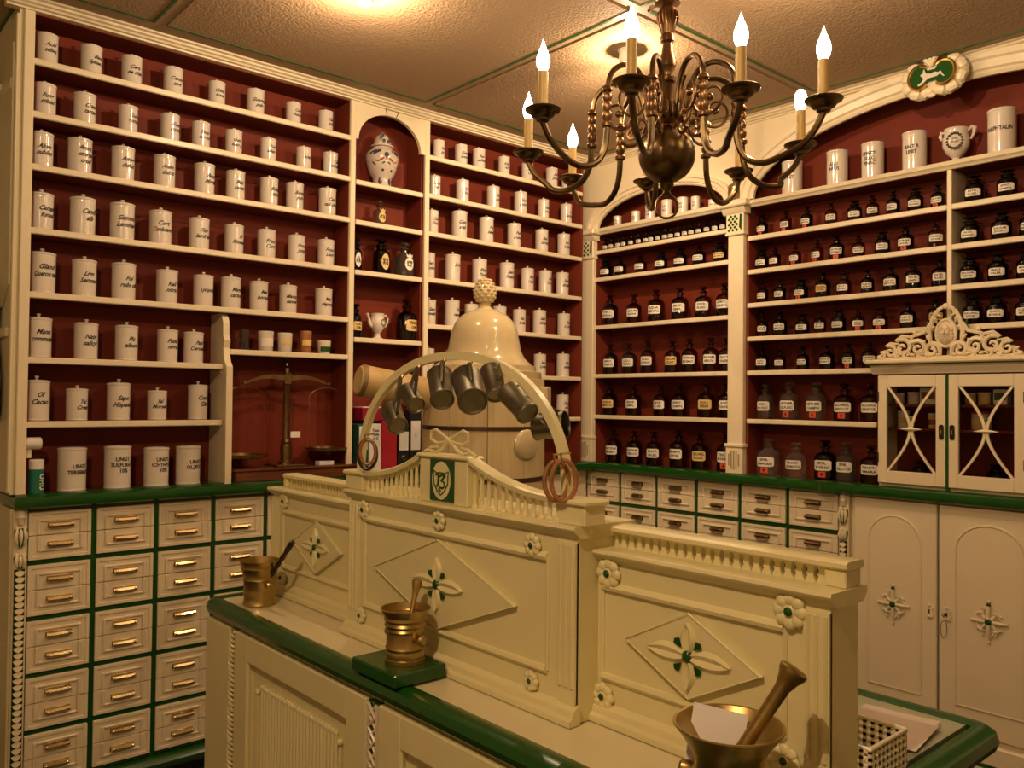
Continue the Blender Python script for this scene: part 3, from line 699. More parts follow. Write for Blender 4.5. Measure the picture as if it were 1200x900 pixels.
def bottle(fr, u, v, z, kind, glass, H, W, label, group, idx, paper='paper', hazard=False, phi=-.15, lines=None):
    t = thing('medicine_bottle', label, 'bottle', fr, (u, v, z), group, local=True)
    s = W / (2 * BR[kind]); t.scale = (s, s, H / BH[kind])
    b, st = bmesh_for(kind, glass); inst(b, 'glass_body', t); inst(st, 'stopper', t)
    p, l = label_mesh(kind, idx if lines is None else '|'.join(lines), paper, lines or LTX[idx % len(LTX)].split('|'))
    p = inst(p, 'paper_label', t, rz=phi); inst(l, 'lettering', p)
    if hazard:
        hs, hm = hazard_mesh(kind); h = inst(hs, 'hazard_sticker', t, rz=phi); inst(hm, 'hazard_mark', h)
    return t
bn = 0
for j, u in enumerate([-3.196, -3.152, -3.102, -3.06, -3.007, -2.953, -2.904, -2.868, -2.82, -2.775, -2.736, -2.692, -2.647, -2.606, -2.56, -2.511, -2.463, -2.418, -2.372]):
    bottle('R', u, .06, .839, 'slim', 'dark_glass', .072 + .004 * random.random(), .036, 'tiny dark labelled vial, %s from left in the row below the narrow arch' % ORD[j], 'tiny vials below the narrow arch', j, phi=.3)
for j, u in enumerate([-3.190, -3.086, -2.941, -2.802, -2.676, -2.559, -2.435]):
    bottle('R', u, .06, .687, 'wide' if j in (0, 3, 4, 6) else 'round', 'amber_glass' if j == 2 else 'dark_glass', .105, .070, 'squat %s bottle, %s from left on second shelf of the narrow arched bay' % ('amber' if j == 2 else 'black', ORD[j]), 'bottles of the narrow arched bay', j + 3, 'paper_yellow' if j == 6 else 'paper', phi=.28)
for z, us, H, nm, off in ((.420, [-3.162, -2.99, -2.836, -2.681, -2.535, -2.408], .170, 'third', 0), (.149, [-3.158, -3.021, -2.889, -2.727, -2.617, -2.488, -2.393], .172, 'fourth', 5), (-.077, [-3.163, -2.989, -2.798, -2.681, -2.514, -2.392], .174, 'fifth', 2), (-.338, [-3.13, -2.98, -2.845, -2.684, -2.55, -2.396], .185, 'lowest', 9)):
    for j, u in enumerate(us):
        am = (nm == 'third' and j < 4) or (nm == 'fourth' and j in (2, 5)) or (nm == 'lowest' and j in (0, 4))
        big = random.uniform(.95, 1.05)
        bottle('R', u, .065, z, 'round', 'amber_glass', H * big, .088 * big if nm != 'fourth' else .082, 'brown stoppered bottle, %s from left on the %s level of the narrow arched bay' % (ORD[j], nm), 'bottles of the narrow arched bay', j + off,
               'paper_yellow' if (nm, j) in (('fourth', 3), ('fifth', 0), ('fifth', 4), ('lowest', 4)) else 'paper', (nm, j) == ('lowest', 5), phi=.30 + random.uniform(-.15, .15))
wide = [(.784, [-2.198, -2.075, -1.97, -1.854, -1.746, -1.667, -1.579, -1.488, -1.399], 'ssssWssWs', (0, 1, 2, 8), 'first'),
 (.625, [-2.200, -2.130, -2.027, -1.918, -1.827, -1.728, -1.625, -1.527, -1.407], 'WsssrsWrr', (2, 3, 4, 7), 'second'),
 (.467, [-2.195, -2.104, -1.997, -1.892, -1.793, -1.688, -1.587, -1.497, -1.391], 'ssWrWsrrr', (2,), 'third'),
 (.309, [-2.195, -2.103, -1.991, -1.905, -1.817, -1.729, -1.633, -1.517, -1.407], 'srWsWsWrr', (5, 6), 'fourth'),
 (.149, [-2.195, -2.103, -1.987, -1.871, -1.772, -1.679], 'rssrsr', (4,), 'fifth')]
KN = {'s': 'slim', 'W': 'wide', 'r': 'round'}
for i, (z, us, ks, hzd, nm) in enumerate(wide):
    for j, u in enumerate(us):
        k = KN[ks[j]]; H = {'slim': .108, 'wide': .100, 'round': .112}[k] * random.uniform(.95, 1.05); W = {'slim': .054, 'wide': .062, 'round': .064}[k]
        gl = 'amber_glass' if ((i + j) % 3 == 0 or k == 'slim') and (i + 2 * j) % 4 else 'dark_glass'
        if (i, j) == (1, 5): gl = 'amber_glass'
        bottle('R', u, .062, z, k, gl, H, W, 'dark stoppered bottle, %s from left on the %s bottle shelf left of the upright' % (ORD[j], nm), 'small bottles of the wide bay', i * 5 + j, 'paper_yellow' if (i, j) in ((3, 8), (2, 3)) else 'paper', j in hzd, phi=.16 + random.uniform(-.2, .2))
for i, (z, us) in enumerate(((.784, [-1.264, -1.147]), (.625, [-1.279, -1.167, -1.070]), (.467, [-1.281, -1.18, -1.081]), (.309, [-1.270, -1.185, -1.085]))):
    for j, u in enumerate(us):
        bottle('R', u, .065, z, 'wide', 'dark_glass', .112, .072, 'wide-necked black bottle, %s right of the upright on the %s bottle shelf' % (ORD[j], SHN[i]), 'wide bottles right of the upright', i * 3 + j + 4, phi=.12)
for j, (u, gl, H, W, l, h) in enumerate(((-2.182, 'smoke_glass', .165, .078, 'LIQU.|PANCREAT.', False), (-2.059, 'smoke_glass', .175, .086, 'AETHER|SULFURIC', True), (-1.927, 'smoke_glass', .172, .090, 'AETHER|CAMPH', True), (-1.792, 'amber_glass', .165, .094, 'ALCOHOL|ABSOLUT.', True), (-1.674, 'amber_glass', .165, .088, 'ALCOHOL|DENATUR.', False))):
    bottle('R', u, .068, -.077, 'round', gl, H, W, 'large stoppered bottle, %s from left on shelf just above the lowest bottles' % ORD[j], 'large bottles of the wide bay', 40 + j, 'paper', h, .15, l.split('|'))
for j, (u, gl, H, W, l, h) in enumerate(((-2.164, 'clear_glass', .172, .108, 'SPIR.|CAMPHORAT', True), (-2.024, 'clear_glass', .158, .096, 'TINCT.|AROMATICA', False), (-1.880, 'dark_glass', .175, .098, 'SPIR.|E VINO', True), (-1.785, 'smoke_glass', .172, .086, 'SPIR.|DILUTUS', False), (-1.672, 'amber_glass', .16, .092, 'TINCT.|AMARA', False))):
    bottle('R', u, .068, -.338, 'round', gl, H, W, ['big clear glass bottle with two red marks, leftmost on the right worktop', 'big clear glass bottle with low label, second on the right worktop', 'big black bottle with a red mark on the right worktop', 'grey glass bottle right of the big black bottle on the worktop', 'brown bottle beside the glazed cabinet on the worktop'][j], 'big bottles on the right worktop', 50 + j, 'paper', h, .15, l.split('|'))
def medallion_bottle(fr, u, v, z, kind, glass, H, W, label, group, paper, lines, crown=False):
    t = thing('medicine_bottle', label, 'bottle', fr, (u, v, z), group, local=True); s = W / (2 * BR[kind]); t.scale = (s, s, H / BH[kind])
    b, st = bmesh_for(kind, glass); inst(b, 'glass_body', t); inst(st, 'stopper', t)
    R = BR[kind] + .0006; zc = sum(LZ[kind]) / 2; ob = MB()
    pts = [(.017 * math.cos(a), .026 * math.sin(a)) for a in [2 * PI * i / 20 for i in range(20)]]
    f = lambda x, y, e=0: ((R + e) * math.sin(x / R), -(R + e) * math.cos(x / R), zc + y)
    ob.add([f(0, 0)] + [f(*p) for p in pts], [(0, i + 1, (i + 1) % 20 + 1) for i in range(20)])
    if crown: ob.add([f(x, y) for x, y in ((-.010, .026), (.010, .026), (.013, .040), (.006, .033), (0, .042), (-.006, .033), (-.013, .040))], [(0, 1, 2, 3, 4, 5, 6)])
    o = ob.build('oval_label', paper, t, recalc=False); x = MB(); put_text(x, lines, .012, lambda a, b: f(a, b, .0007), 1.1, 0, .03, .028); x.build('lettering', 'ink', o, smooth=0, recalc=False)
medallion_bottle('L', 2.076, .07, .792, 'slim', 'smoke_glass', .120, .060, 'small clear bottle with crowned oval label below the vase shelf', 'niche bottles', 'paper_yellow', ['AQ', 'ROS'], True)
medallion_bottle('L', 1.953, .07, .570, 'wide', 'dark_glass', .150, .058, 'narrow dark bottle with shield label, leftmost of three in the niche', 'niche bottles', 'paper', ['OL', 'PETR'])
medallion_bottle('L', 2.089, .07, .570, 'wide', 'dark_glass', .165, .080, 'black bottle with yellow oval label, middle of three in the niche', 'niche bottles', 'paper_yellow', ['ELIX', 'VITR'])
medallion_bottle('L', 2.215, .07, .570, 'round', 'smoke_glass', .165, .096, 'grey glass bottle with crowned white label, rightmost of three in the niche', 'niche bottles', 'paper', ['SPIR', 'SAL'], True)
bottle('L', 1.953, .07, .271, 'wide', 'dark_glass', .155, .064, 'dark bottle with tan label half hidden beside the white niche pitcher', 'niche bottles', 61, 'paper_yellow', False, .1, ['CORT', 'CHIN'])
bottle('L', 2.232, .07, .271, 'round', 'amber_glass', .200, .098, 'tall brown decanter with tan label right of the white niche pitcher', 'niche bottles', 62, 'paper_yellow', False, .25, ['TINCT', 'OPII'])
bottle('R', -2.292, -.02, .957, 'round', 'smoke_glass', .125, .075, 'grey bottle with gold label standing on the capital between both arches', 'capital bottle', 63, 'gold', False, .4, ['UNG', 'PET'])

# ------------------------------------------------------------------ things in the left niches
t = thing('painted_vase', 'tall lidded faience vase painted with dark flowers under the round arch', 'vase', 'L', (2.088, .072, .970), local=True)
vp = [(0, 0), (.045, 0), (.046, .005), (.043, .010), (.041, .035), (.044, .046), (.056, .062), (.068, .095), (.075, .128), (.076, .146), (.070, .162), (.056, .174), (.046, .180), (.044, .186), (.03, .187)]
MB().lathe(vp, n=28).build('body', 'porcelain_old', t)
l = MB().lathe([(.046, .188), (.054, .190), (.055, .194), (.042, .199), (.038, .215), (.034, .232), (.025, .243), (.014, .250), (.007, .258), (0, .262)], n=24).build('lid', 'porcelain_old', t)
def rad(z):
    for (r0, z0), (r1, z1) in zip(vp[2:], vp[3:]):
        if z0 <= z <= z1: return r0 + (r1 - r0) * (z - z0) / max(1e-6, z1 - z0)
    return .05
def blob(name, mt, a, z, w, h, tilt=0., n=12):
    mb = MB()
    pts = []
    for i in range(n):
        q = 2 * PI * i / n; x = w * math.cos(q); y = h * math.sin(q); x, y = x * math.cos(tilt) - y * math.sin(tilt), x * math.sin(tilt) + y * math.cos(tilt)
        zz = z + y; R = rad(zz) + .0012; an = a + x / rad(z); pts.append((R * math.sin(an), -R * math.cos(an), zz))
    R = rad(z) + .0016
    mb.add([(R * math.sin(a), -R * math.cos(a), z)] + pts, [(0, i + 1, (i + 1) % n + 1) for i in range(n)])
    mb.build(name, mt, t, recalc=False)
for a, z, w_, h_, ti in ((-1.0, .152, .030, .010, .25), (.45, .152, .032, .010, -.25), (-.28, .140, .012, .012, 0), (1.7, .145, .024, .012, 0), (-2.3, .145, .024, .012, 0), (-.75, .026, .009, .016, 0), (.35, .026, .009, .016, 0), (-.5, .072, .006, .006, 0), (.2, .072, .006, .006, 0)): blob('painted_flower', 'blue_glaze', a, z, w_, h_, ti)
for a, z, w_, h_, ti in ((-.6, .118, .016, .004, .5), (.05, .118, .016, .004, -.5), (-.28, .126, .004, .010, 0), (-.9, .112, .012, .003, -.3), (.4, .112, .012, .003, .3), (1.0, .12, .01, .004, .6)): blob('painted_tendril', 'rust_glaze', a, z, w_, h_, ti)
for a, z, w_, h_, ti in ((-.45, .104, .009, .004, .6), (-.1, .104, .009, .004, -.6), (.9, .10, .012, .004, .8), (-1.1, .10, .012, .004, -.8)): blob('painted_leaf', 'green_glaze', a, z, w_, h_, ti)
for a, z in ((-.7, .225), (-.35, .212), (-.5, .238), (.5, .225), (.2, .21)):
    R = .039 - (z - .212) * .22; MB().ball((R * math.sin(a), -R * math.cos(a), z), (.009, .003, .010), 8, 5).build('painted_lid_flower', 'blue_glaze', l)
t = thing('pitcher', 'small white footed pitcher with handle and spout in the niche', 'pitcher', 'L', (2.075, .072, .271), local=True)
MB().lathe([(0, 0), (.026, 0), (.027, .005), (.014, .014), (.012, .026), (.022, .040), (.034, .062), (.036, .082), (.031, .098), (.029, .112), (.032, .120), (.026, .120), (.024, .108), (0, .10)], n=22).build('body', 'porcelain', t)
MB().tube([(-.028, 0, .060), (-.042, 0, .072), (-.046, 0, .095), (-.053, 0, .112), (-.058, 0, .116)], [.010, .008, .006, .006, .007], 8).build('spout', 'porcelain', t)
MB().tube([(.030, 0, .108), (.044, 0, .115), (.055, 0, .100), (.052, 0, .080), (.040, 0, .062), (.033, 0, .060)], .0045, 8).build('handle', 'porcelain', t)
x = MB()
for i in range(10):
    a = 2 * PI * i / 10; x.ball((.012 + .012 * math.cos(a), -.035, .078 + .014 * math.sin(a)), (.0035, .002, .0035), 6, 4)
x.build('painted_wreath', 'green_glaze', t)
t = thing('pitcher', 'painted white two-handled pitcher standing on the wide arch shelf', 'pitcher', 'R', (-1.330, .06, .949), rz=.25, local=True)
MB().lathe([(0, 0), (.020, 0), (.021, .008), (.013, .018), (.014, .026), (.034, .046), (.048, .072), (.050, .096), (.044, .118), (.041, .132), (.045, .142), (.038, .142), (.036, .128), (0, .12)], n=24).build('body', 'porcelain', t)
MB().tube([(.040, 0, .132), (.058, 0, .146), (.066, 0, .140), (.062, 0, .118), (.052, 0, .096)], [.006, .007, .009, .006, .005], 8).build('handle', 'porcelain', t)
MB().tube([(-.040, 0, .132), (-.052, 0, .136), (-.056, 0, .120), (-.050, 0, .105)], [.006, .007, .007, .005], 8).build('handle', 'porcelain', t)
x = MB()
for i in range(16):
    a = 2 * PI * i / 16; an = .0 + .55 * math.cos(a); zz = .086 + .030 * math.sin(a); R = .0490
    x.ball((R * math.sin(an), -R * math.cos(an), zz), (.006, .003, .005), 6, 4)
x.build('painted_wreath', 'ink', t)
x = MB(); put_text(x, ['UNG', 'ROSAT'], .010, lambda a, b: (.0515 * math.sin(a / .05), -.0515 * math.cos(a / .05), .088 + b), 1.2, .2, .02); x.build('lettering', 'ink', t, smooth=0, recalc=False)

# small pots on the side shelf
def pot(u, W, H, label, m='porcelain', band=None, taper=1., name='small_pot'):
    t = thing(name, label, 'pot', 'L', (u, .06, .191), 'small pots above the balance', local=True); r = W / 2
    MB().lathe([(0, 0), (r * .88, 0), (r * .92, .003), (r * taper, H - .014), (r * taper, H - .012)], n=20).build('body', m, t)
    MB().lathe([(r * taper * 1.02, H - .012), (r * taper * 1.03, H - .002), (r * taper * .98, H), (0, H + .001)], n=20).build('lid', m, t)
    if band:
        R = r * .97 * max(1, taper) + .0008
        rows = [[(R * math.sin(a), -R * math.cos(a), H * band[1]), (R * math.sin(a), -R * math.cos(a), H * band[2])] for a in [-.1 + .9 * (i / 6 - .5) * 2 for i in range(7)]]
        MB().strip(rows).build('label_band', band[0], t, recalc=False)
pot(1.527, .064, .084, 'white pot with a framed paper label above the balance', band=('paper', .25, .65))
pot(1.613, .061, .082, 'white pot with a rust label beside the brown pot', band=('paper_yellow', .4, .7))
pot(1.708, .052, .096, 'brown turned wooden pot on the shelf above the balance', 'ring_wood', ('paper_yellow', .35, .6), name='wooden_pot')
pot(1.796, .056, .060, 'small white tub with green label at the shelf end', 'porcelain', ('green', .2, .55), 1.05)
t = thing('glass_beaker', 'dark glass jug at the left end of the shelf above the balance', 'jug', 'L', (1.435, .06, .191), local=True)
MB().lathe([(0, 0), (.018, 0), (.019, .004), (.017, .05), (.019, .088), (.016, .088), (.0145, .05), (0, .006)], n=16).build('body', 'smoke_glass', t)
MB().tube([(-.017, 0, .075), (-.034, 0, .072), (-.036, 0, .05), (-.017, 0, .035)], .004, 6).build('handle', 'smoke_glass', t)
t = thing('plastic_tube', 'green tube with white cap standing on the worktop at left', 'tube', 'L', (.684, .03, -.338), local=True)
MB().lathe([(0, 0), (.022, 0), (.0235, .002), (.0235, .082), (.022, .084)], n=18).build('body', 'teal', t)
MB().lathe([(.0235, .084), (.0235, .114), (.021, .117), (0, .117)], n=18).build('cap', 'white_plastic', t)
x = MB(); put_text(x, ['UHU'], .026, lambda a, b: (.0242 * math.sin(.6 + b / .0242), -.0242 * math.cos(.6 + b / .0242), .04 - a), 1, 0, .03); x.build('lettering', 'paper', t, smooth=0, recalc=False)
t = thing('paper_roll', 'end of a white roll lying across the left stile above the green tube', 'roll', 'L', (.665, .03, -.165), local=True)
MB().lathe_to([(0, 0), (.018, 0), (.021, .004), (.021, .05), (.018, .054), (0, .054)], (-.022, 0, 0), (1, 0, 0), 18).build('roll', 'white_plastic', t)
MB().box(-.018, .002, -.004, .11, -.05, -.018).build('bracket', 'cream', t)

# balance
t = thing('balance', 'antique brass balance with two hanging pans on a wooden box', 'balance', 'L', (1.625, .06, -.338))
MB().box(1.372, 1.928, -.026, .125, -.337, -.296, .003).build('drawer_box', 'box_wood', t)
MB().box(1.364, 1.936, -.032, .130, -.296, -.286, .003).build('box_top', 'box_wood', t)
MB().box(1.56, 1.69, .0, .12, -.286, -.278, .002).build('base_plate', 'brass_dull', t)
MB().lathe([(.030, -.278), (.030, -.268), (.022, -.262), (.024, -.20), (.020, -.195), (.023, -.185), (.015, -.175), (.014, .07), (.017, .075), (.017, .085), (.011, .09), (.011, .125), (.017, .13), (.008, .136), (.006, .148)], 1.625, .06, 0, 18).build('column', 'brass_dull', t)
MB().ball((1.622, .06, .163), .017, 14, 10).build('ball_finial', 'iron', t)
bm_ = MB()
for sx in (-1, 1):
    pts = [(1.622 + sx * .19 * i / 8, .045, .080 + .012 * math.sin(PI * i / 8) - .022 * (i / 8) ** 2) for i in range(9)]
    rows = [[(p[0], .041, p[2] - .012 + .008 * i / 8), (p[0], .041, p[2] + .012 - .008 * i / 8), (p[0], .049, p[2] + .012 - .008 * i / 8), (p[0], .049, p[2] - .012 + .008 * i / 8)] for i, p in enumerate(pts)]
    bm_.strip(rows, close=True); bm_.add(rows[-1], [(0, 1, 2, 3)])
    bm_.lathe_to([(.008, -.006), (.008, .006)], (1.622 + sx * .19, .045, .062), (1.622 + sx * .19, .1, .062), 10)
bm_.build('beam', 'brass_dull', t)
MB().box(1.606, 1.638, .036, .054, .055, .105, .004).build('fulcrum', 'brass_dull', t)
for sx, zp in ((-1, -.246), (1, -.228)):
    ux = 1.622 + sx * .185
    p = MB().lathe([(0, 0), (.078, 0), (.088, .004), (.090, .016), (.086, .016), (.078, .006), (0, .005)], ux, .045, zp, 28).build('pan', 'brass_dull', t)
    h = MB(); h.tube([(ux - .085, .045, zp + .01)] + [(ux + .085 * math.cos(PI - PI * i / 12), .045, .0 + .045 * math.sin(PI * i / 12)) for i in range(13)] + [(ux + .085, .045, zp + .01)], .0018, 5)
    h.tube([(ux, .045, .045), (ux + .004, .045, .052), (ux, .045, .060)], .0025, 5)
    h.build('pan_wire', 'brass_dull', p)
MB().box(1.618, 1.662, .005, .008, -.165, -.140).xf(Matrix()).build('tag', 'paper', t)
MB().box(1.745, 1.815, -.01, .03, -.286, -.268, .002).build('weight_case', 'card', t)

# binders and box in the niche foot
def binder(u0, u1, z1, m, label, lab=None, lines=(), ring=True, v0=-.012):
    t = thing('ring_binder', label, 'binder', 'L', ((u0 + u1) / 2, .05, -.338), 'ring binders in the niche')
    MB().box(u0 + .001, u1 - .001, v0, .12, -.337, z1, .002).build('cover', m, t)
    MB().box(u0 + .005, u1 - .005, v0 + .01, .118, z1 - .004, z1 - .001).build('pages', 'paper', t)
    uc = (u0 + u1) / 2
    if lab:
        s = MB().box(u0 + .006, u1 - .006, v0 - .001, v0 + .001, *lab).build('spine_label', 'card', t)
        x = MB(); zc = (lab[0] + lab[1]) / 2; put_text(x, lines, .017, lambda a, b: (uc + a, v0 - .0016, zc + b), 1.1, 0, .03, (u1 - u0) * .75); x.build('lettering', 'ink', s, smooth=0, recalc=False)
    if ring: MB().tube([(uc + .010 * math.cos(q), v0 - .001, -.27 + .010 * math.sin(q)) for q in [2 * PI * i / 14 for i in range(14)]], .0022, 5, closed=True).build('finger_ring', 'pewter', t)
binder(1.930, 1.985, -.112, 'green_binder', 'dark green ring binder standing beside the balance box', (-.225, -.122), ['A-K'])
binder(1.987, 2.050, -.112, 'card', 'white ring binder with printed spine behind the hoop foot', (-.20, -.12), ['Taxe', 'Teile', 'A-Z'], False)
binder(2.052, 2.135, -.10, 'red_binder', 'red binder behind the small hanging wooden rings', None, (), False)
binder(2.140, 2.202, -.12, 'black_binder', 'black ring binder right of the red binder', (-.235, -.15), ['1'])
binder(2.204, 2.268, -.05, 'black_binder', 'tall black ring binder beside the wooden vat', (-.235, -.10), ['2'])
t = thing('document_box', 'dark magenta box lying on top of the ring binders', 'box', 'L', (2.04, .05, -.110))
MB().box(1.955, 2.10, -.008, .11, -.099, -.040, .003).build('box', 'magenta', t); MB().box(1.960, 2.095, .0, .105, -.040, -.036).build('papers', 'card', t)

# ------------------------------------------------------------------ glazed cabinet
G = thing('glazed_cabinet', 'cream two-door glazed cabinet with carved crest standing on the right worktop', 'cabinet', 'R', (-1.333, .06, -.338))
gu0, gu1 = -1.608, -1.058
m = MB(); m.box(gu0, gu0 + .014, .0, .140, -.337, .125); m.box(gu1 - .014, gu1, .0, .140, -.337, .125); m.box(gu0 + .014, gu1 - .014, .0, .140, -.337, -.322); m.build('carcass', 'cream', G)
MB().box(gu0 + .014, gu1 - .014, .132, .140, -.322, .125).build('back_panel', 'red_board', G)
for z in (-.098, .0): MB().box(gu0 + .014, gu1 - .014, .02, .132, z - .010, z).build('inner_shelf', 'red_board', G)
MB().extr([(.14, .122), (-.022, .122), (-.026, .132), (-.034, .138), (-.038, .150), (-.050, .158), (.14, .158)], 'x', gu0 - .020, gu1 + .020).build('frieze', 'cream', G)
MB().box(gu0 - .036, gu1 + .036, -.062, .14, .162, .180, .005).build('top_board', 'cream', G)
MB().box(gu0 - .026, gu1 + .026, -.052, .14, .157, .163).build('green_line', 'green', G)
MB().box(-1.3375, -1.3285, -.020, .0, -.337, .120).build('green_post', 'green', G)
for i, (a, b) in enumerate(((gu0 + .004, -1.339), (-1.327, gu1 - .004))):
    z0, z1 = -.322, .116; fw = .036; fv0, fv1 = -.022, -.004
    d = MB()
    d.box(a, a + fw, fv0, fv1, z0, z1, .002); d.box(b - fw, b, fv0, fv1, z0, z1, .002); d.box(a + fw, b - fw, fv0, fv1, z1 - .046, z1, .002); d.box(a + fw, b - fw, fv0, fv1, z0, z0 + .050, .002)
    d = d.build('door', 'cream', G)
    ga, gb, gz0, gz1 = a + fw, b - fw, z0 + .050, z1 - .046; gc = (ga + gb) / 2; zc = (gz0 + gz1) / 2
    MB().box(ga, gb, -.012, -.010, gz0, gz1).build('glass_pane', 'pane', d)
    for sx in (-1, 1):
        hw = (gb - ga) / 2 - .002; hh = (gz1 - gz0) / 2
        pts = []
        for k in range(21):
            q = -1 + 2 * k / 20; pts.append((gc + sx * (.003 + (hw - .003) * (1 - math.cos(abs(q) * PI / 2 * .98)) ** .90), -.017, zc + hh * q))
        rows = [[(p[0] - .0055, -.020, p[2]), (p[0] + .0055, -.020, p[2]), (p[0] + .0055, -.0125, p[2]), (p[0] - .0055, -.0125, p[2])] for p in pts]
        MB().strip(rows, close=True).build('curved_bar', 'cream', d)
    q = MB(); q.add([(gc - .046, -.020, zc), (gc, -.020, zc + .010), (gc + .046, -.020, zc), (gc, -.020, zc - .010), (gc, -.030, zc), (gc, -.013, zc)], [(0, 1, 4), (1, 2, 4), (2, 3, 4), (3, 0, 4), (1, 0, 5), (2, 1, 5), (3, 2, 5), (0, 3, 5)]); q.build('boss', 'cream', d, smooth=0)
    for sz in (-1, 1): MB().add([(gc - .007, -.0135, zc + sz * .052), (gc + .007, -.0135, zc + sz * .052), (gc, -.0135, zc + sz * .018), (gc, -.018, zc + sz * .040)], [(0, 1, 3), (1, 2, 3), (2, 0, 3)]).build('green_leaf', 'green', d, smooth=0)
    ku = b - .014 if i == 0 else a + .014
    k = MB(); pl = [(ku + .0095 * math.cos(q_), -.108 + (.020 if math.sin(q_) > 0 else -.020) + .0095 * math.sin(q_)) for q_ in [2 * PI * j / 20 for j in range(20)]]
    k.extr(pl, 'y', fv0 - .003, fv0 + .001); k = k.build('keyhole_plate', 'iron', d)
    MB().box(ku - .002, ku + .002, fv0 - .0045, fv0 - .003, -.116, -.100).build('keyhole', 'brass_bright', k)
    for zh in (-.22, .03): MB().lathe([(.004, -.02), (.004, .02)], a + .001 if i == 0 else b - .001, fv0 - .001, zh, 8).build('hinge', 'iron', d)
# carved crest
def spiral(mb, c, r, turns, a0, sg, th, v=-.012, n=26, tail=None):
    pts = []; rr = []
    for i in range(n):
        t = i / (n - 1); a = a0 + sg * turns * 2 * PI * t; R = r * (1 - .86 * t)
        pts.append((c[0] + R * math.cos(a), v, c[1] + R * math.sin(a))); rr.append(th * 1.22 * (1 - .45 * t))
    if tail:
        p0 = pts[0]; pre = [(tail[0], v, tail[1]), ((tail[0] + p0[0]) / 2 + tail[2], v, (tail[1] + p0[2]) / 2 + tail[3])]; pts = pre + pts; rr = [th * .6, th * .9] + rr
    mb.tube(pts, rr, 6)
cx = -1.333; zb = .182; vv = -.030
CM = MB(); CG = []
for s in (-1, 1):
    sp = lambda u, z, r, turns, a0, sg, th, tail=None: spiral(CM, (cx + s * u, zb + z), r, turns, a0 if s > 0 else PI - a0, sg * s, th, vv, tail=(cx + s * tail[0], zb + tail[1], s * tail[2], tail[3]) if tail else None)
    sp(.052, .030, .030, 1.3, PI * .9, -1, .0085, (.020, .010, .0, -.004))
    sp(.105, .040, .034, 1.35, PI * .15, 1, .0085, (.060, .110, .030, .006))
    sp(.090, .020, .020, 1.1, -PI * .5, 1, .006)
    sp(.165, .045, .036, 1.35, PI * .25, 1, .008, (.125, .085, .01, .014))
    sp(.150, .018, .018, 1.1, -PI * .6, 1, .006)
    sp(.215, .030, .026, 1.3, PI * .3, 1, .007, (.180, .060, .01, .008))
    sp(.250, .014, .014, 1.2, PI * .4, 1, .0055, (.232, .035, .0, .0))
    CM.tube([(cx + s * .035, vv, zb + .185), (cx + s * .050, vv, zb + .150), (cx + s * .062, vv, zb + .105), (cx + s * .058, vv, zb + .060), (cx + s * .040, vv, zb + .030)], [.006, .009, .010, .008, .006], 7)
    CM.tube([(cx + s * .062, vv, zb + .135), (cx + s * .080, vv, zb + .100), (cx + s * .112, vv, zb + .092), (cx + s * .122, vv, zb + .105), (cx + s * .114, vv, zb + .112)], [.005, .007, .007, .006, .004], 6)
    CM.ball((cx + s * .118, vv, zb + .104), .009, 8, 6); CM.ball((cx + s * .262, vv, zb + .010), .008, 8, 6)
    CM.tube([(cx + s * .012, vv, zb + .196), (cx + s * .028, vv, zb + .188), (cx + s * .032, vv, zb + .168), (cx + s * .018, vv, zb + .162)], [.007, .008, .007, .004], 6)
    for (u0_, z0_, u1_, z1_) in ((.075, .145, .050, .095), (.190, .070, .175, .020), (.125, .065, .108, .012), (.222, .050, .236, .012)):
        CG.append(MB()); CG[-1].tube([(cx + s * u0_, vv + .006, zb + z0_), (cx + s * ((u0_ + u1_) / 2 + .008), vv + .004, zb + (z0_ + z1_) / 2), (cx + s * u1_, vv + .006, zb + z1_)], [.003, .0075, .003], 6)
    for k in range(4):
        a = .3 + .35 * k; CM.tube([(cx + s * .195, vv, zb + .004), (cx + s * (.195 - .045 * math.cos(a + .3)), vv - .004, zb + .004 + .05 * math.sin(a + .3))], [.006, .003], 5)
for s in (-1, 1):
    for (u_, z_, a_, l_, w_) in ((.040, .150, 1.2, .030, .011), (.066, .078, .9, .028, .010), (.085, .062, 2.2, .024, .009), (.132, .060, .8, .026, .010), (.130, .016, .2, .024, .009), (.172, .074, .3, .020, .008), (.183, .022, .5, .024, .010), (.205, .056, -.2, .020, .008), (.232, .026, -.3, .020, .008), (.072, .012, .2, .022, .009), (.030, .012, .2, .020, .009), (.048, .118, 1.6, .022, .008), (.100, .010, .0, .018, .007)):
        dx_, dz_ = math.cos(a_) * s, math.sin(a_)
        CM.tube([(cx + s * u_ - dx_ * l_ * .5, vv + .002, zb + z_ - dz_ * l_ * .5), (cx + s * u_, vv - .003, zb + z_), (cx + s * u_ + dx_ * l_ * .5, vv + .002, zb + z_ + dz_ * l_ * .5)], [w_ * .35, w_ * .8, w_ * .25], 7)
CM.ball((cx, vv, zb + .200), (.014, .008, .012), 10, 6)
CM.tube([(cx - .27, vv + .004, zb + .003), (cx + .27, vv + .004, zb + .003)], .006, 6)
CM.tube([(cx + .036 * math.cos(a), vv, zb + .095 + .052 * math.sin(a)) for a in [2 * PI * i / 28 for i in range(28)]], .0065, 7, closed=True)
crest = CM.build('crest', 'cream', G); [g_.build('green_leaf', 'green', crest) for g_ in CG]
fc = MB(); fz = zb + .095
fc.ball((cx, vv - .002, fz), (.032, .010, .046), 18, 12)
fc.ball((cx, vv - .010, fz + .004), (.020, .010, .030), 14, 10); fc.tube([(cx, vv - .020, fz + .012), (cx, vv - .024, fz - .002)], [.003, .005], 6)
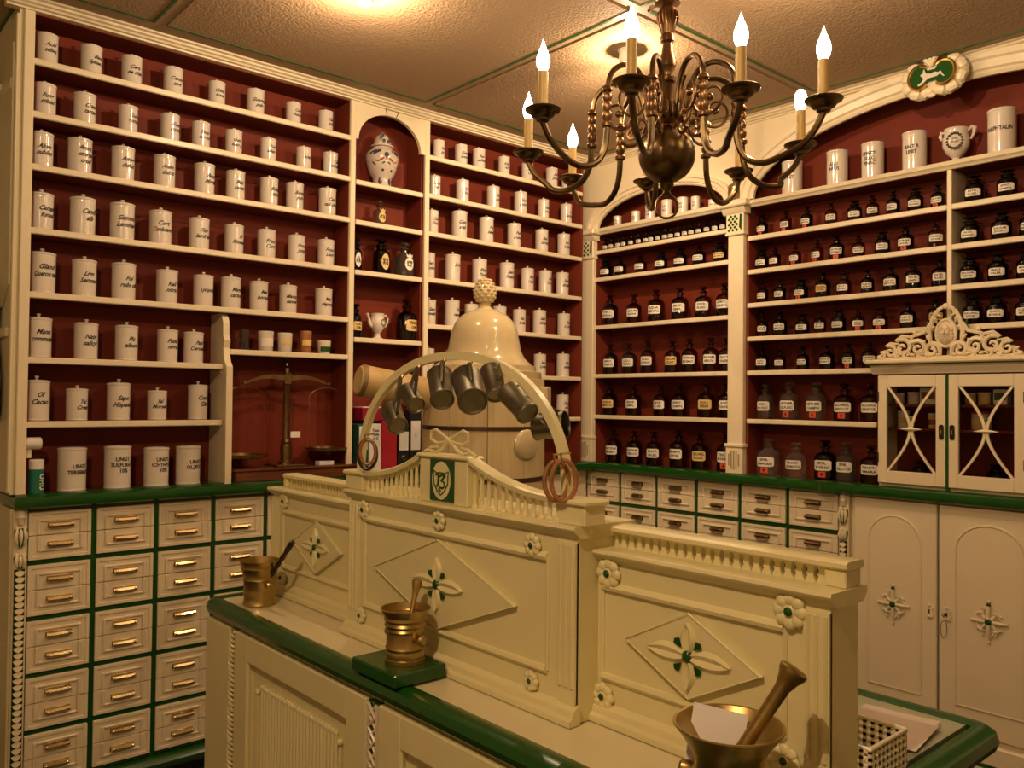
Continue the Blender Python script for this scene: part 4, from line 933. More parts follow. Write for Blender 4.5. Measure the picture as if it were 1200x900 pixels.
for s in (-1, 1):
    fc.ball((cx + s * .008, vv - .017, fz + .012), (.004, .003, .002), 8, 5); fc.ball((cx + s * .009, vv - .016, fz - .002), (.006, .005, .006), 8, 6)
    fc.tube([(cx + s * .003, vv - .019, fz + .017), (cx + s * .009, vv - .019, fz + .019), (cx + s * .014, vv - .016, fz + .015)], .002, 5)
    for k in range(3): fc.tube([(cx + s * .016, vv - .008, fz + .022 - k * .012), (cx + s * (.025 + .002 * k), vv - .009, fz + .010 - k * .012), (cx + s * .020, vv - .009, fz - .002 - k * .014)], .0035, 5)
fc.tube([(cx - .006, vv - .019, fz - .011), (cx, vv - .0205, fz - .010), (cx + .006, vv - .019, fz - .011)], .002, 5)
for k in range(5): fc.tube([(cx + (k - 2) * .005, vv - .016, fz - .016), (cx + (k - 2) * .007, vv - .014, fz - .040 + abs(k - 2) * .004)], [.004, .002], 5)
fc.build('face_medallion', 'ivory_face', crest)
# packs and jars inside the glazed cabinet
def tin(u, z, W, H, label, m, lidm, band=None, square=False):
    t = thing('medicine_tin' if not square else 'medicine_box', label, 'tin' if not square else 'box', 'R', (u, .085, z), 'packs inside the glazed cabinet', local=True)
    r = W / 2
    if square: MB().box(-r, r, -.03, .03, 0, H, .002).build('carton', m, t); MB().box(-r * .8, r * .8, -.031, -.0295, H * .3, H * .75).build('printed_panel', band or 'paper_yellow', t)
    else:
        MB().lathe([(0, 0), (r, 0), (r, H * .86)], n=18).build('body', m, t); MB().lathe([(r * 1.03, H * .86), (r * 1.03, H), (0, H)], n=18).build('lid', lidm, t)
        if band:
            R = r + .0008; MB().strip([[(R * math.sin(a), -R * math.cos(a), H * .25), (R * math.sin(a), -R * math.cos(a), H * .6)] for a in [(i / 6 - .5) * 2 for i in range(7)]]).build('label_band', band, t, recalc=False)
tin(-1.545, -.098, .045, .070, 'cream tin on the middle shelf behind the left glass door', 'paper', 'card', 'paper_yellow')
tin(-1.425, -.098, .040, .062, 'rust coloured tin on middle shelf behind the left glass door', 'paper_yellow', 'paper', 'rust_glaze')
tin(-1.245, -.098, .072, .072, 'wide cream jar with red lid behind the right glass door', 'porcelain_old', 'red_binder', 'paper_yellow')
tin(-1.560, .0, .040, .045, 'small white pot on upper shelf behind left glass door, leftmost', 'porcelain_old', 'card')
tin(-1.505, .0, .045, .050, 'cream pot beside the red-spotted carton on upper cabinet shelf', 'porcelain_old', 'paper')
tin(-1.435, .0, .066, .066, 'cream carton with red spot on the upper cabinet shelf', 'paper', 'paper', 'rust_glaze', True)
tin(-1.285, .0, .040, .045, 'small pot leftmost on upper shelf behind the right glass door', 'porcelain_old', 'paper', 'paper_yellow')
tin(-1.235, .0, .046, .048, 'tan pot second on upper shelf behind the right glass door', 'paper_yellow', 'paper')
tin(-1.170, .0, .050, .060, 'pale carton in the middle of the right upper cabinet shelf', 'card', 'paper', 'green_glaze', True)
tin(-1.110, .0, .044, .050, 'cream pot at right end of the upper cabinet shelf', 'porcelain_old', 'card', 'paper_yellow')
bottle('R', -1.475, .075, -.322, 'wide', 'dark_glass', .095, .062, 'dark bottle on the cabinet floor behind the left glass door', 'packs inside the glazed cabinet', 70)
bottle('R', -1.190, .075, -.322, 'wide', 'dark_glass', .095, .066, 'dark bottle on the cabinet floor behind the right glass door', 'packs inside the glazed cabinet', 71)

# ------------------------------------------------------------------ stag emblem on the wide arch
t = thing('stag_emblem', 'white scalloped cartouche with white leaping stag on green, on the wide arch', 'emblem', 'R', (-1.360, -.04, 1.205))
ec, ez = -1.362, 1.290; m = MB()
def lobe(mb, cu, cz, a, r0, r1, wd, v):
    dx, dz = math.cos(a), math.sin(a); px, pz = -dz, dx
    def P(r, w, d): return (cu + dx * r + px * w, v + d, cz + dz * r + pz * w)
    rows = []
    for i in range(6):
        t_ = i / 5; r = r0 + (r1 - r0) * t_; w = wd * (.55 + .45 * math.sin(PI * min(1, t_ * .62 + .08))) * (1 if t_ < .95 else .72)
        rows.append([P(r, -w, .012), P(r, -w * .6, -.004 - .010 * math.sin(PI * (.15 + .8 * t_))), P(r, 0, -.008 - .012 * math.sin(PI * (.15 + .8 * t_))), P(r, w * .6, -.004 - .010 * math.sin(PI * (.15 + .8 * t_))), P(r, w, .012)])
    mb.strip(rows); mb.add(rows[-1], [(0, 1, 2, 3, 4)])
for s in (-1, 1):
    for a in ([-1.9, -1.15, -.4, .35, 1.05] if s > 0 else [PI + 1.9, PI + 1.15, PI + .4, PI - .35, PI - 1.05]): lobe(m, ec + s * .044, ez, a, .040, .080, .031, -.038)
for k, a in enumerate((PI / 2, PI / 2 + .5, PI / 2 - .5)): m.tube([(ec, -.060, ez + .035), (ec + .034 * math.cos(a), -.070, ez + .03 + .034 * math.sin(a)), (ec + .062 * math.cos(a) * (1 + .3 * (k > 0)), -.062, ez + .026 + .066 * math.sin(a))], [.007, .011, .006], 7)
m.ball((ec, -.056, ez - .078), (.016, .01, .010), 10, 6)
m.extr([(ec + .095 * math.cos(a), ez + .056 * math.sin(a)) for a in [2 * PI * i / 28 for i in range(28)]], 'y', -.050, -.030)
m.box(ec - .04, ec + .04, -.034, .012, ez - .03, ez + .03)
m.build('scalloped_frame', 'cream', t)
gp = MB()
for s in (-1, 1): gp.extr([(ec + s * .046 + .036 * math.cos(a), ez + .041 * math.sin(a)) for a in [2 * PI * i / 24 for i in range(24)]], 'y', -.0625, -.050)
gp.box(ec - .045, ec + .045, -.0622, -.050, ez - .024, ez + .020)
gp = gp.build('green_field', 'green', t)
gr_ = MB()
for s in (-1, 1): gr_.tube([(ec + s * .046 + s * .040 * math.cos(a), -.0615, ez + .045 * math.sin(a)) for a in [-2.3 + 4.6 * i / 24 for i in range(25)]], .0065, 7)
gr_.build('gold_rim', 'gold', t)
stag = [(-.062, -.030), (-.044, -.022), (-.034, -.010), (-.040, .004), (-.046, .006), (-.048, .012), (-.036, .020), (-.034, .032), (-.030, .036), (-.026, .022), (-.020, .014), (.000, .008), (.020, .012), (.034, .006), (.046, .010), (.060, -.012), (.066, -.018), (.058, -.018), (.044, -.002), (.030, -.010), (.004, -.010), (-.014, -.012), (-.030, -.024), (-.044, -.034), (-.058, -.036)]
MB().extr([(ec + x * .8, ez + z * .85 - .004) for x, z in stag], 'y', -.068, -.062).build('stag', 'porcelain', gp)

t.location.y -= .034; t.location.z -= .012
# ------------------------------------------------------------------ ceiling lamps
def ceiling_lamp(x, y, label, power, aim=None):
    t = thing('ceiling_spotlight', label, 'lamp', 'W', (x, y, CEIL - .064), 'ceiling spotlights', local=True)
    MB().lathe([(.034, .056), (.034, .0635), (.020, .0635)], n=24).build('mount', 'white_plastic', t)
    MB().lathe([(.023, .008), (.025, .010), (.029, .030), (.029, .056), (.022, .056), (.021, .010)], n=24).build('housing', 'white_plastic', t)
    MB().ball((0, 0, .010), (.019, .019, .011), 16, 10).build('lamp_bulb', 'lamp_lens', t)
    ld = bpy.data.lights.new('spot', 'POINT'); ld.energy = power; ld.color = SPOT_C; ld.shadow_soft_size = .005
    lo = bpy.data.objects.new('light', ld); COL.objects.link(lo); lo.parent = t; lo.location = (0, 0, -.008)
    if aim:      # this lamp is a reflector lamp turned towards the room corner
        ld = bpy.data.lights.new('reflector', 'SPOT'); ld.energy = CORNER_W; ld.color = SPOT_C; ld.shadow_soft_size = .012; ld.spot_size = math.radians(115); ld.spot_blend = .6
        lo = bpy.data.objects.new('light', ld); COL.objects.link(lo); lo.parent = t; lo.location = (0, 0, -.008); lo.rotation_euler = Vector(aim).to_track_quat('-Z', 'Y').to_euler()

names = ['white ceiling spotlight near the picture top over the left bookcase', 'white ceiling spotlight seen behind the chandelier', 'white ceiling spotlight in front of the wide arch', 'white ceiling spotlight outside the picture left of the bookcases', 'added unseen ceiling spotlight behind the viewer, filling the counter with light']
for i, (x, y) in enumerate(LAMPS): ceiling_lamp(x, y, names[i], SPOT_W[i], (-1.35, .80, -1.0) if i == 1 else None)
for i, (x, y) in enumerate(REAR_FILLS): ceiling_lamp(x, y, names[4], REAR_FILL_W)  # added fill light, no lamp is seen here

# ------------------------------------------------------------------ chandelier
CX, CY = -1.438, 1.818
ch = thing('chandelier', 'dark bronze nine-arm chandelier with lit candle bulbs and large ball', 'chandelier', 'W', (CX, CY, .53))
MB().lathe([(r_ * .80, z_) for r_, z_ in [(.012, 1.345), (.055, 1.340), (.05, 1.32), (.016, 1.30), (.014, 1.115), (.034, 1.108), (.046, 1.100), (.044, 1.092), (.020, 1.086), (.030, 1.070), (.034, 1.050), (.028, 1.025), (.020, 1.006), (.024, .998), (.024, .985), (.016, .980), (.020, .955), (.030, .930), (.031, .915), (.018, .900), (.018, .890), (.030, .884), (.030, .872), (.024, .868), (.024, .82), (.034, .815), (.034, .775), (.028, .765), (.018, .758), (.020, .745)]][::-1], CX, CY, 0, 24).build('stem', 'copper_bronze', ch)
m = MB()
for k in range(14):
    a = 2 * PI * k / 14; m.tube([(CX + .027 * math.cos(a), CY + .027 * math.sin(a), .812), (CX + .030 * math.cos(a), CY + .030 * math.sin(a), .795), (CX + .026 * math.cos(a), CY + .026 * math.sin(a), .778)], [.003, .005, .003], 5)
    m.tube([(CX + .0255 * math.cos(a), CY + .0255 * math.sin(a), 1.066), (CX + .0275 * math.cos(a), CY + .0275 * math.sin(a), 1.05), (CX + .0225 * math.cos(a), CY + .0225 * math.sin(a), 1.03)], [.003, .004, .002], 5)
m.build('gadroon', 'copper_bronze', ch)
MB().lathe([(0, -.077), (.018, -.075)] + [(.077 * math.sin(PI * i / 20), -.077 * math.cos(PI * i / 20)) for i in range(2, 19)] + [(.02, .076)], CX, CY, .674, 36).build('ball', 'bronze', ch)
m = MB().lathe([(.008, .560), (.013, .566), (.009, .575), (.016, .582), (.020, .592), (.018, .600)], CX, CY, 0, 14).build('finial', 'bronze', ch)
fx = (.66, .75)
MB().tube([(CX + fx[0] * .030 * math.cos(a), CY + fx[1] * .030 * math.cos(a), .532 + .032 * math.sin(a)) for a in [2 * PI * i / 24 for i in range(24)]], .0035, 8, closed=True).build('pull_ring', 'bronze', ch)
arms = [(-1.499, 1.409), (-1.231, 1.429), (-1.089, 1.643), (-.997, 1.846), (-1.215, 2.124), (-1.483, 2.229), (-1.755, 2.117), (-1.892, 1.912), (-1.785, 1.622)]
cupz = .688
for k, (ax, ay) in enumerate(arms):
    a = math.atan2(ay - CY, ax - CX); R = math.hypot(ax - CX, ay - CY); ca, sa = math.cos(a), math.sin(a)
    P3 = lambda r, z, s=0.: (CX + ca * r - sa * s, CY + sa * r + ca * s, z)
    # inner loop rising from the stem, then down through the beaded joint, dipping and rising to the pan
    path = [(.022, .815), (.036, .775), (.052, .772), (.062, .80), (.074, .845), (.100, .880), (.140, .890), (.178, .875), (.203, .842), (.210, .785)]
    path2 = [(.210, .785), (.211, .705), (.218, .655), (.240, .618), (.280, .598), (.320, .600), (R - .055, .620), (R - .022, .650), (R - .004, .680), (R, cupz)]
    def smooth(p, n=5):
        out = []
        q = [p[0]] + p + [p[-1]]
        for i in range(1, len(q) - 2):
            for j in range(n):
                t_ = j / n; p0, p1, p2, p3 = q[i - 1], q[i], q[i + 1], q[i + 2]
                out.append(tuple(.5 * ((2 * p1[d]) + (-p0[d] + p2[d]) * t_ + (2 * p0[d] - 5 * p1[d] + 4 * p2[d] - p3[d]) * t_ ** 2 + (-p0[d] + 3 * p1[d] - 3 * p2[d] + p3[d]) * t_ ** 3) for d in (0, 1)))
        return out + [p[-1]]
    m = MB(); m.tube([P3(*p) for p in smooth(path)], .0074, 8); m.tube([P3(*p) for p in smooth(path2)], .0084, 8)
    arm = m.build('arm', 'bronze', ch)
    j = MB(); j.lathe([(r_ * .86, z_ * .9 + .047) for r_, z_ in [(.009, .735), (.017, .740), (.018, .748), (.011, .755), (.015, .765), (.016, .775), (.011, .784), (.0145, .795), (.0145, .803), (.010, .812), (.015, .822), (.014, .832), (.010, .838), (.017, .845), (.015, .853), (.009, .858)]], *P3(.210, 0)[:2], 0, 12)
    j.build('beaded_joint', 'copper_bronze', arm)
    s = MB()
    for (c, r0, a0, sg) in (((.135, .800), .060, 2.0, 1), ((.095, .735), .032, -.6, -1)):
        pts = [P3(c[0] + r0 * (1 - .82 * i / 21) * math.cos(a0 + sg * 8.2 * i / 21), c[1] + r0 * (1 - .82 * i / 21) * math.sin(a0 + sg * 8.2 * i / 21)) for i in range(22)]
        s.tube(pts, [.0050 * (1 - .4 * i / 21) for i in range(22)], 6)
    s.ball(P3(.135, .800), .010, 8, 6)
    s.build('scroll', 'copper_bronze', arm)
    q = MB(); q.lathe([(.008, -.016), (.016, -.012), (.018, -.006), (.026, -.002), (.030, .004), (.034, .010), (.043, .013), (.045, .017), (.042, .019), (.032, .013), (.022, .008), (0, .007)], ax, ay, cupz + .012, 24); q.build('drip_pan', 'bronze', arm)
    sh = k in (4, 7)
    hc = .106
    MB().lathe([(0, .0), (.0125, 0), (.0125, hc), (.009, hc + .001)], ax, ay, cupz + .017, 16).build('candle_sleeve', 'candle', arm)
    zb_ = cupz + .017 + hc
    tip = (.006, .004)
    bp = [(.0085, 0), (.0145, .012), (.0168, .024), (.0155, .038), (.0105, .052), (.0055, .064), (.0025, .074), (0, .082)] if k != 4 else [(.0085, 0), (.0145, .012), (.0170, .024), (.0165, .038), (.0135, .050), (.007, .058), (0, .061)]
    MB().lathe(bp, ax, ay, zb_, 16).build('bulb', 'bulb', arm)
    ld = bpy.data.lights.new('bulb', 'POINT'); ld.energy = BULB_W; ld.color = BULB_C; ld.shadow_soft_size = .017
    lo = bpy.data.objects.new('light', ld); COL.objects.link(lo); lo.parent = ch; lo.location = Vector((ax, ay, zb_ + .105)) - BASE[ch.name]

# ------------------------------------------------------------------ dispensing counter
CL, CR, CF, CB, CT_ = -2.285, -.535, .902, 1.585, -.552
K = thing('dispensing_counter', 'cream dispensing counter with ribbed front panels in the foreground', 'counter', 'W', (-1.4, 1.25, -E0))
MB().box(CL + .015, CR - .03, CF + .012, CB - .03, -E0 + .08, CT_ - .04).build('carcass', 'cream_lamp_tint', K)
MB().box(CL + .03, CR - .06, CF + .05, CB - .06, -E0, -E0 + .08).build('toe_kick', 'dark_wood', K)
def front_panel(a, b):
    z0, z1 = -E0 + .10, CT_ - .045
    d = MB(); fw = .075
    d.box(a, a + fw, CF - .006, CF + .014, z0, z1, .002); d.box(b - fw, b, CF - .006, CF + .014, z0, z1, .002); d.box(a + fw, b - fw, CF - .006, CF + .014, z1 - .062, z1, .002); d.box(a + fw, b - fw, CF - .006, CF + .014, z0, z0 + .07, .002)
    d = d.build('door', 'cream_lamp_tint', K)
    m = MB(); m.tube([(a + fw, CF, z0 + .07), (a + fw, CF, z1 - .062), (b - fw, CF, z1 - .062), (b - fw, CF, z0 + .07), (a + fw, CF, z0 + .07)], .005, 6); m.build('panel_moulding', 'cream_lamp_tint', d)
    r = MB(); ra, rb = a + fw + .055, b - fw - .055; n = int((rb - ra) / .0155)
    ztop = z1 - .062 - .05
    for i in range(n):
        x = ra + (rb - ra) * (i + .5) / n; r.tube([(x, CF + .009, z0 + .10), (x, CF + .009, ztop - .004)], .0062, 6); r.ball((x, CF + .008, ztop), .0072, 7, 5)
    for x in (ra - .012, rb + .012): r.tube([(x, CF + .008, z0 + .10), (x, CF + .008, ztop - .03), (x, CF + .008, ztop - .02)], .004, 5); r.ball((x, CF + .006, ztop - .014), .008, 8, 6)
    o = r.build('reeding', 'cream_lamp_tint', d); o['kind'] = 'stuff'
front_panel(-2.085, -1.452); front_panel(-1.405, -.775)
MB().box(CL + .015, -2.118, CF - .006, CF + .014, -E0 + .10, CT_ - .045, .002).build('end_stile', 'cream_lamp_tint', K)
MB().box(-.770, CR - .03, CF - .006, CF + .014, -E0 + .10, CT_ - .045, .002).build('end_stile', 'cream_lamp_tint', K)
z = CT_ - .055; st_ = MB(); MB().box(-2.116, -2.087, CF - .002, CF + .012, -E0 + .10, CT_ - .045).build('strip_ground', 'relief_shadow', K)
m = MB(); n = 44; zz0, zz1 = -E0 + .11, CT_ - .05
for s in (0, PI): m.tube([(-2.1015 + .0085 * math.cos(s + i * .62), CF - .004 + .006 * math.sin(s + i * .62), zz1 - (zz1 - zz0) * i / 300) for i in range(301)], .0042, 5)
m.build('rope_strip', 'cream_lamp_tint', K)
MB().box(-1.446, -1.411, CF - .002, CF + .012, -E0 + .10, CT_ - .045).build('green_ground', 'green', K)
m = MB()
for s in (1, -1):
    m.tube([(-1.4285 + s * .012 * (1 - abs((i % 8) / 4 - 1) * 2), CF - .005 - .001 * s, zz1 - (zz1 - zz0) * i / 128) for i in range(129)], .0032, 5)
for x in (-1.446, -1.411): m.box(x - .003, x + .003, CF - .008, CF + .004, zz0, zz1)
m.build('lattice_strip', 'cream', K)
T = thing('worktop', 'cream counter top with rounded glossy green edge carrying the mortars', 'worktop', 'W', (-1.4, 1.25, CT_ - .035))
MB().box(CL + .02, CR - .04, CF + .01, 1.10, CT_ - .03, CT_).build('front_slab', 'counter_top', T)
MB().box(CL + .02, CR - .04, 1.10, CB - .03, CT_ - .03, CT_).build('rear_slab', 'green_linoleum', T)
rows = []; ep = [(.030, CT_ - .040), (.006, CT_ - .038), (-.008, CT_ - .030), (-.013, CT_ - .017), (-.008, CT_ - .003), (.004, CT_ + .004), (.018, CT_ + .004), (.030, CT_ + .001)]
loop = []
def corner(cx_, cy_, a0, a1, r=.035, n=5): return [(cx_, cy_, a0 + (a1 - a0) * i / n) for i in range(n + 1)]
rc = .035
cor = [(CL + rc, CF + rc, PI, 1.5 * PI), (CR - rc, CF + rc, 1.5 * PI, 2 * PI), (CR - rc, CB - rc, 0, .5 * PI), (CL + rc, CB - rc, .5 * PI, PI)]
for (x, y, a0, a1) in cor:
    for i in range(7):
        a = a0 + (a1 - a0) * i / 6; rows.append([(x + (rc - d) * math.cos(a), y + (rc - d) * math.sin(a), zz) for d, zz in ep])
rows.append(rows[0]); MB().strip(rows, close=True).build('green_edge', 'green', T)

# screen standing on the counter
S = thing('counter_screen', 'cream carved screen with balustrades, central monogram and hoop on the counter', 'screen', 'W', (-1.4, 1.1, CT_))
SY = 1.088; SM = 1.034; SB = 1.165; ZB = CT_ + .002
def rosette(u, v, z, r, npet=8):
    m = MB()
    for k in range(npet):
        a = 2 * PI * k / npet; c = (u + .60 * r * math.cos(a), v - .003, z + .60 * r * math.sin(a)); m.ball(c, (.36 * r, .006, .36 * r), 10, 6)
    m.ball((u, v - .003, z), (.42 * r, .006, .42 * r), 10, 6)
    o = m.build('rosette', 'cream_lamp_tint', S); g = MB(); g.ball((u, v - .0085, z), (.24 * r, .0035, .24 * r), 10, 6); g.build('green_center', 'green', o)
def quatrefoil(u, v, z, w, h, fw, fh):
    d = MB(); d.extr([(u - w, z), (u, z - h), (u + w, z), (u, z + h)], 'y', v - .006, v + .002); o = d.build('diamond_field', 'cream_lamp_tint', S)
    fr = MB(); fr.tube([(u - w, v - .006, z), (u, v - .006, z - h), (u + w, v - .006, z), (u, v - .006, z + h)], .0024, 5, closed=True); fr.build('diamond_moulding', 'cream_lamp_tint', o)
    for k in range(4):
        L = fw if k % 2 == 0 else fh; a = k * PI / 2; dx, dz = math.cos(a), math.sin(a); px, pz = -dz, dx; wd = fh * .30
        rows = []
        for i in range(9):
            t_ = i / 8; r = .008 + (L - .008) * t_; ww = wd * math.sin(PI * (.12 + .88 * t_)) ** .8 if t_ < 1 else .0003
            rows.append([(u + dx * r + px * q * ww, v - .006 - dpt, z + dz * r + pz * q * ww) for q, dpt in ((-1, 0), (-.55, .007), (0, .0025), (.55, .007), (1, 0))])
        MB().strip(rows).build('petal', 'cream_lamp_tint', o)
        a2 = a + PI / 4; cx2, cz2 = math.cos(a2), math.sin(a2); q = MB()
        c = [(u + cx2 * fh * .34, v - .007, z + cz2 * fh * .34), (u + cx2 * fh * .58 - cz2 * fh * .13, v - .007, z + cz2 * fh * .58 + cx2 * fh * .13), (u + cx2 * fh * .66, v - .007, z + cz2 * fh * .66), (u + cx2 * fh * .58 + cz2 * fh * .13, v - .007, z + cz2 * fh * .58 - cx2 * fh * .13)]
        q.add(c + [(x, y - .003, zz) for x, y, zz in c], [(4, 5, 6, 7), (0, 1, 5, 4), (1, 2, 6, 5), (2, 3, 7, 6), (3, 0, 4, 7)]); q.build('green_sepal', 'green', o)
    g = MB(); g.ball((u, v - .010, z), (fh * .17, .006, fh * .19), 12, 8); g.build('green_center', 'green', o)
def screen_panel(u0, u1, vf, zt, stile):
    MB().box(u0, u1, vf, SB, ZB, zt - .02).build('panel_board', 'cream_lamp_tint', S)
    for a, b in ((u0, u0 + stile), (u1 - stile, u1)):
        m = MB(); m.box(a, b, vf - .004, vf + .004, ZB + .03, zt - .03)
        for k in range(3): x = a + (b - a) * (k + .5) / 3; m.tube([(x, vf - .004, ZB + .06), (x, vf - .004, zt - .035)], .0045, 6)
        m.build('reeded_stile', 'cream_lamp_tint', S)
    m = MB(); ia, ib = u0 + stile + .028, u1 - stile - .028; iz0, iz1 = ZB + .075, zt - .062
    m.extr([(vf + .002, iz1 - .008), (vf - .007, iz1 - .006), (vf - .009, iz1), (vf - .004, iz1 + .006), (vf + .002, iz1 + .008)], 'x', ia, ib)
    m.extr([(vf + .002, iz0 - .008), (vf - .004, iz0 - .006), (vf - .009, iz0), (vf - .007, iz0 + .006), (vf + .002, iz0 + .008)], 'x', ia, ib)
    for x in (ia, ib): m.tube([(x, vf - .001, iz0), (x, vf - .001, iz1)], .004, 6)
    m.build('panel_moulding', 'cream_lamp_tint', S)
    m = MB(); m.extr([(vf + .004, ZB), (vf - .022, ZB), (vf - .022, ZB + .010), (vf - .014, ZB + .014), (vf - .012, ZB + .024), (vf - .004, ZB + .030), (vf + .004, ZB + .032)], 'x', u0 - .006, u1 + .006); m.build('base_moulding', 'cream_lamp_tint', S)
    m = MB(); m.extr([(vf + .004, zt - .022), (vf - .003, zt - .021), (vf - .007, zt - .015), (vf - .014, zt - .011), (vf - .017, zt - .005), (vf - .015, zt), (SB + .008, zt), (SB + .010, zt - .009), (SB, zt - .022)], 'x', u0 - .009, u1 + .009); m.build('cornice', 'cream_lamp_tint', S)
ZS = -.257; ZM = -.214
screen_panel(-1.06, -.575, SY, ZS, .040); screen_panel(-2.275, -1.74, SY, ZS, .040); screen_panel(-1.752, -1.004, SM, ZM, .042)
for u, z in ((-.976, -.296), (-.633, -.294), (-.986, -.508), (-.640, -.505)): rosette(u, SY - .003, z, .028 if z > -.4 else .025)
for u, z in ((-2.198, -.290), (-1.80, -.290), (-2.205, -.505), (-1.80, -.505)): rosette(u, SY - .003, z, .024)
for u, z in ((-1.685, -.256), (-1.394, -.248), (-1.110, -.260), (-1.692, -.500), (-1.111, -.502)): rosette(u, SM - .003, z, .023 if z > -.4 else .020)
quatrefoil(-.805, SY - .003, -.397, .128, .066, .078, .052); quatrefoil(-2.005, SY - .003, -.393, .130, .068, .070, .050); quatrefoil(-1.392, SM - .003, -.378, .238, .090, .085, .055)
BP = [(.0052, 0), (.0062, .003), (.0045, .006), (.0030, .010), (.0058, .020), (.0030, .030), (.0045, .034), (.0062, .037), (.0052, .040)]
def side_rail(u0, u1, n, ends, ext=.012):
    zr = ZS
    h = .026
    for k in range(n):
        u = u0 + (u1 - u0) * (k + .5) / n
        MB().extr([(u + q * d, zr + zz * h) for q, seq in ((-1, ((.0080, 0), (.0080, .10), (.0046, .30), (.0046, .72), (.0082, .96), (.0082, 1))), (1, ((.0082, 1), (.0082, .96), (.0046, .72), (.0046, .30), (.0080, .10), (.0080, 0)))) for d, zz in seq], 'y', 1.126, 1.138).build('baluster', 'cream_lamp_tint', S)
    m = MB(); m.extr([(1.114, zr + h), (1.110, zr + h + .003), (1.110, zr + h + .009), (1.115, zr + h + .012), (1.156, zr + h + .012), (1.162, zr + h + .008), (1.158, zr + h)], 'x', u0 - .012, u1 + ext); m.build('handrail', 'cream_lamp_tint', S)
    for a, b in ends: MB().box(a, b, 1.116, 1.160, zr, zr + h, .002).build('end_block', 'cream_lamp_tint', S)
side_rail(-1.06, -.600, 26, ((-.600, -.568),), .036); side_rail(-2.252, -1.775, 28, ((-2.272, -2.252),))
# middle gallery: end posts, swooping rails, monogram pylon
for a, b in ((-1.775, -1.700), (-1.050, -.985)):
    MB().box(a, b, SM - .002, SM + .050, ZM, -.178, .002).build('post', 'cream_lamp_tint', S)
    MB().box(a - .006, b + .006, SM - .008, SM + .056, -.180, -.170, .003).build('post_cap', 'cream_lamp_tint', S)
PU0, PU1, PZ = -1.468, -1.306, -.122
MB().box(PU0, PU1, SM - .002, SM + .03, ZM, PZ, .002).build('pylon', 'cream_lamp_tint', S)
MB().box(PU0 - .008, PU1 + .008, SM - .008, SM + .036, PZ, PZ + .009, .003).build('pylon_cap', 'cream_lamp_tint', S)
def swoop(t_): return -.176 + (PZ + .176) * t_ ** 2.1
for s, (a, b) in ((1, (-1.700, PU0)), (-1, (-1.050, PU1))):
    rows = []
    for i in range(17):
        t_ = i / 16; u = a + (b - a) * t_; z = swoop(t_) + .006
        rows.append([(u, SM - .004, z - .009), (u, SM - .006, z), (u, SM + .000, z + .004), (u, SM + .020, z + .004), (u, SM + .026, z - .001), (u, SM + .023, z - .009)])
    MB().strip(rows, close=True).build('swoop_rail', 'cream_lamp_tint', S)
    nb = 12
    for k in range(nb):
        t_ = (k + .5) / nb; u = a + (b - a) * t_; h = swoop(t_) - .002 - ZM
        pr = [(.0058, 0), (.0062, .004), (.0042, .007), (.0036, .012), (.0046, h * .5), (.0034, h - .012), (.0046, h - .007), (.0060, h - .004), (.0052, h)]
        MB().lathe(pr, u, SM + .010, ZM, 8).build('baluster', 'cream_lamp_tint', S)
sg = MB().box(-1.427, -1.347, SM - .005, SM + .006, -.208, -.124).build('monogram_sign', 'green', S)
su, sz = -1.387, -.166
MB().extr([(su + .031 * math.cos(a), sz + .039 * math.sin(a)) for a in [2 * PI * i / 28 for i in range(28)]], 'y', SM - .0065, SM).build('oval', 'cream_lamp_tint', sg)
m = MB()
def ribbon(pts, w=.0016): m.tube([(su + x, SM - .007, sz + z) for x, z in pts], w, 5)
ribbon([(-.0255, .020), (-.013, .015), (0, .0165), (.013, .015), (.0255, .020), (.0235, -.006), (.012, -.022), (0, -.0295), (-.012, -.022), (-.0235, -.006), (-.0255, .020)], .0014)
ribbon([(-.017, .011), (-.010, .013), (-.004, .008), (.004, .012), (.012, .012), (.016, .008)], .0022)
ribbon([(-.007, .011), (-.008, .0), (-.009, -.010), (-.014, -.012)], .0024)
ribbon([(.012, .011), (.008, .004), (.0, .001), (.010, -.002), (.014, -.008), (.008, -.015), (-.002, -.014), (-.006, -.018), (.0, -.022)], .0022)
m.build('monogram', 'green', sg)
bw = MB()
for s in (-1, 1):
    q = [(0, .026), (.014, .034), (.032, .044), (.044, .040), (.044, .026), (.030, .020), (.012, .022), (0, .026)]
    bw.tube([(su + s * x * 1.45, SM + .014, PZ + .007 + z * 1.18) for x, z in q], .0032, 6)
    bw.tube([(su + s * x * 1.45, SM + .014, PZ + .007 + z * 1.18) for x, z in ((0, .026), (.018, .010), (.032, .003), (.05, .008), (.062, .002))], .0032, 6)
    bw.tube([(su + s * x * 1.45, SM + .014, PZ + .007 + z * 1.18) for x, z in ((.028, .014), (.044, .012), (.054, .004))], .0028, 6)
bw.ball((su, SM + .013, PZ + .038), (.008, .005, .006), 8, 6)
bw.build('ribbon_bow', 'cream_lamp_tint', S)
hu, hz0 = -1.386, -.172; HY = 1.046
rows = []
for i in range(49):
    t_ = PI - PI * i / 48; c, s_ = math.cos(t_), math.sin(t_)
    def hp(off, y): return (hu + (.345 + off) * (abs(c) ** .92) * (1 if c > 0 else -1), y, hz0 + (.262 + off) * (s_ ** .92 if s_ > 0 else 0))
    rows.append([hp(-.0085, HY - .005), hp(.0085, HY - .005), hp(.0085, HY + .008), hp(-.0085, HY + .008)])
MB().strip(rows, close=True).build('hoop', 'cream_lamp_tint', S, smooth=50)

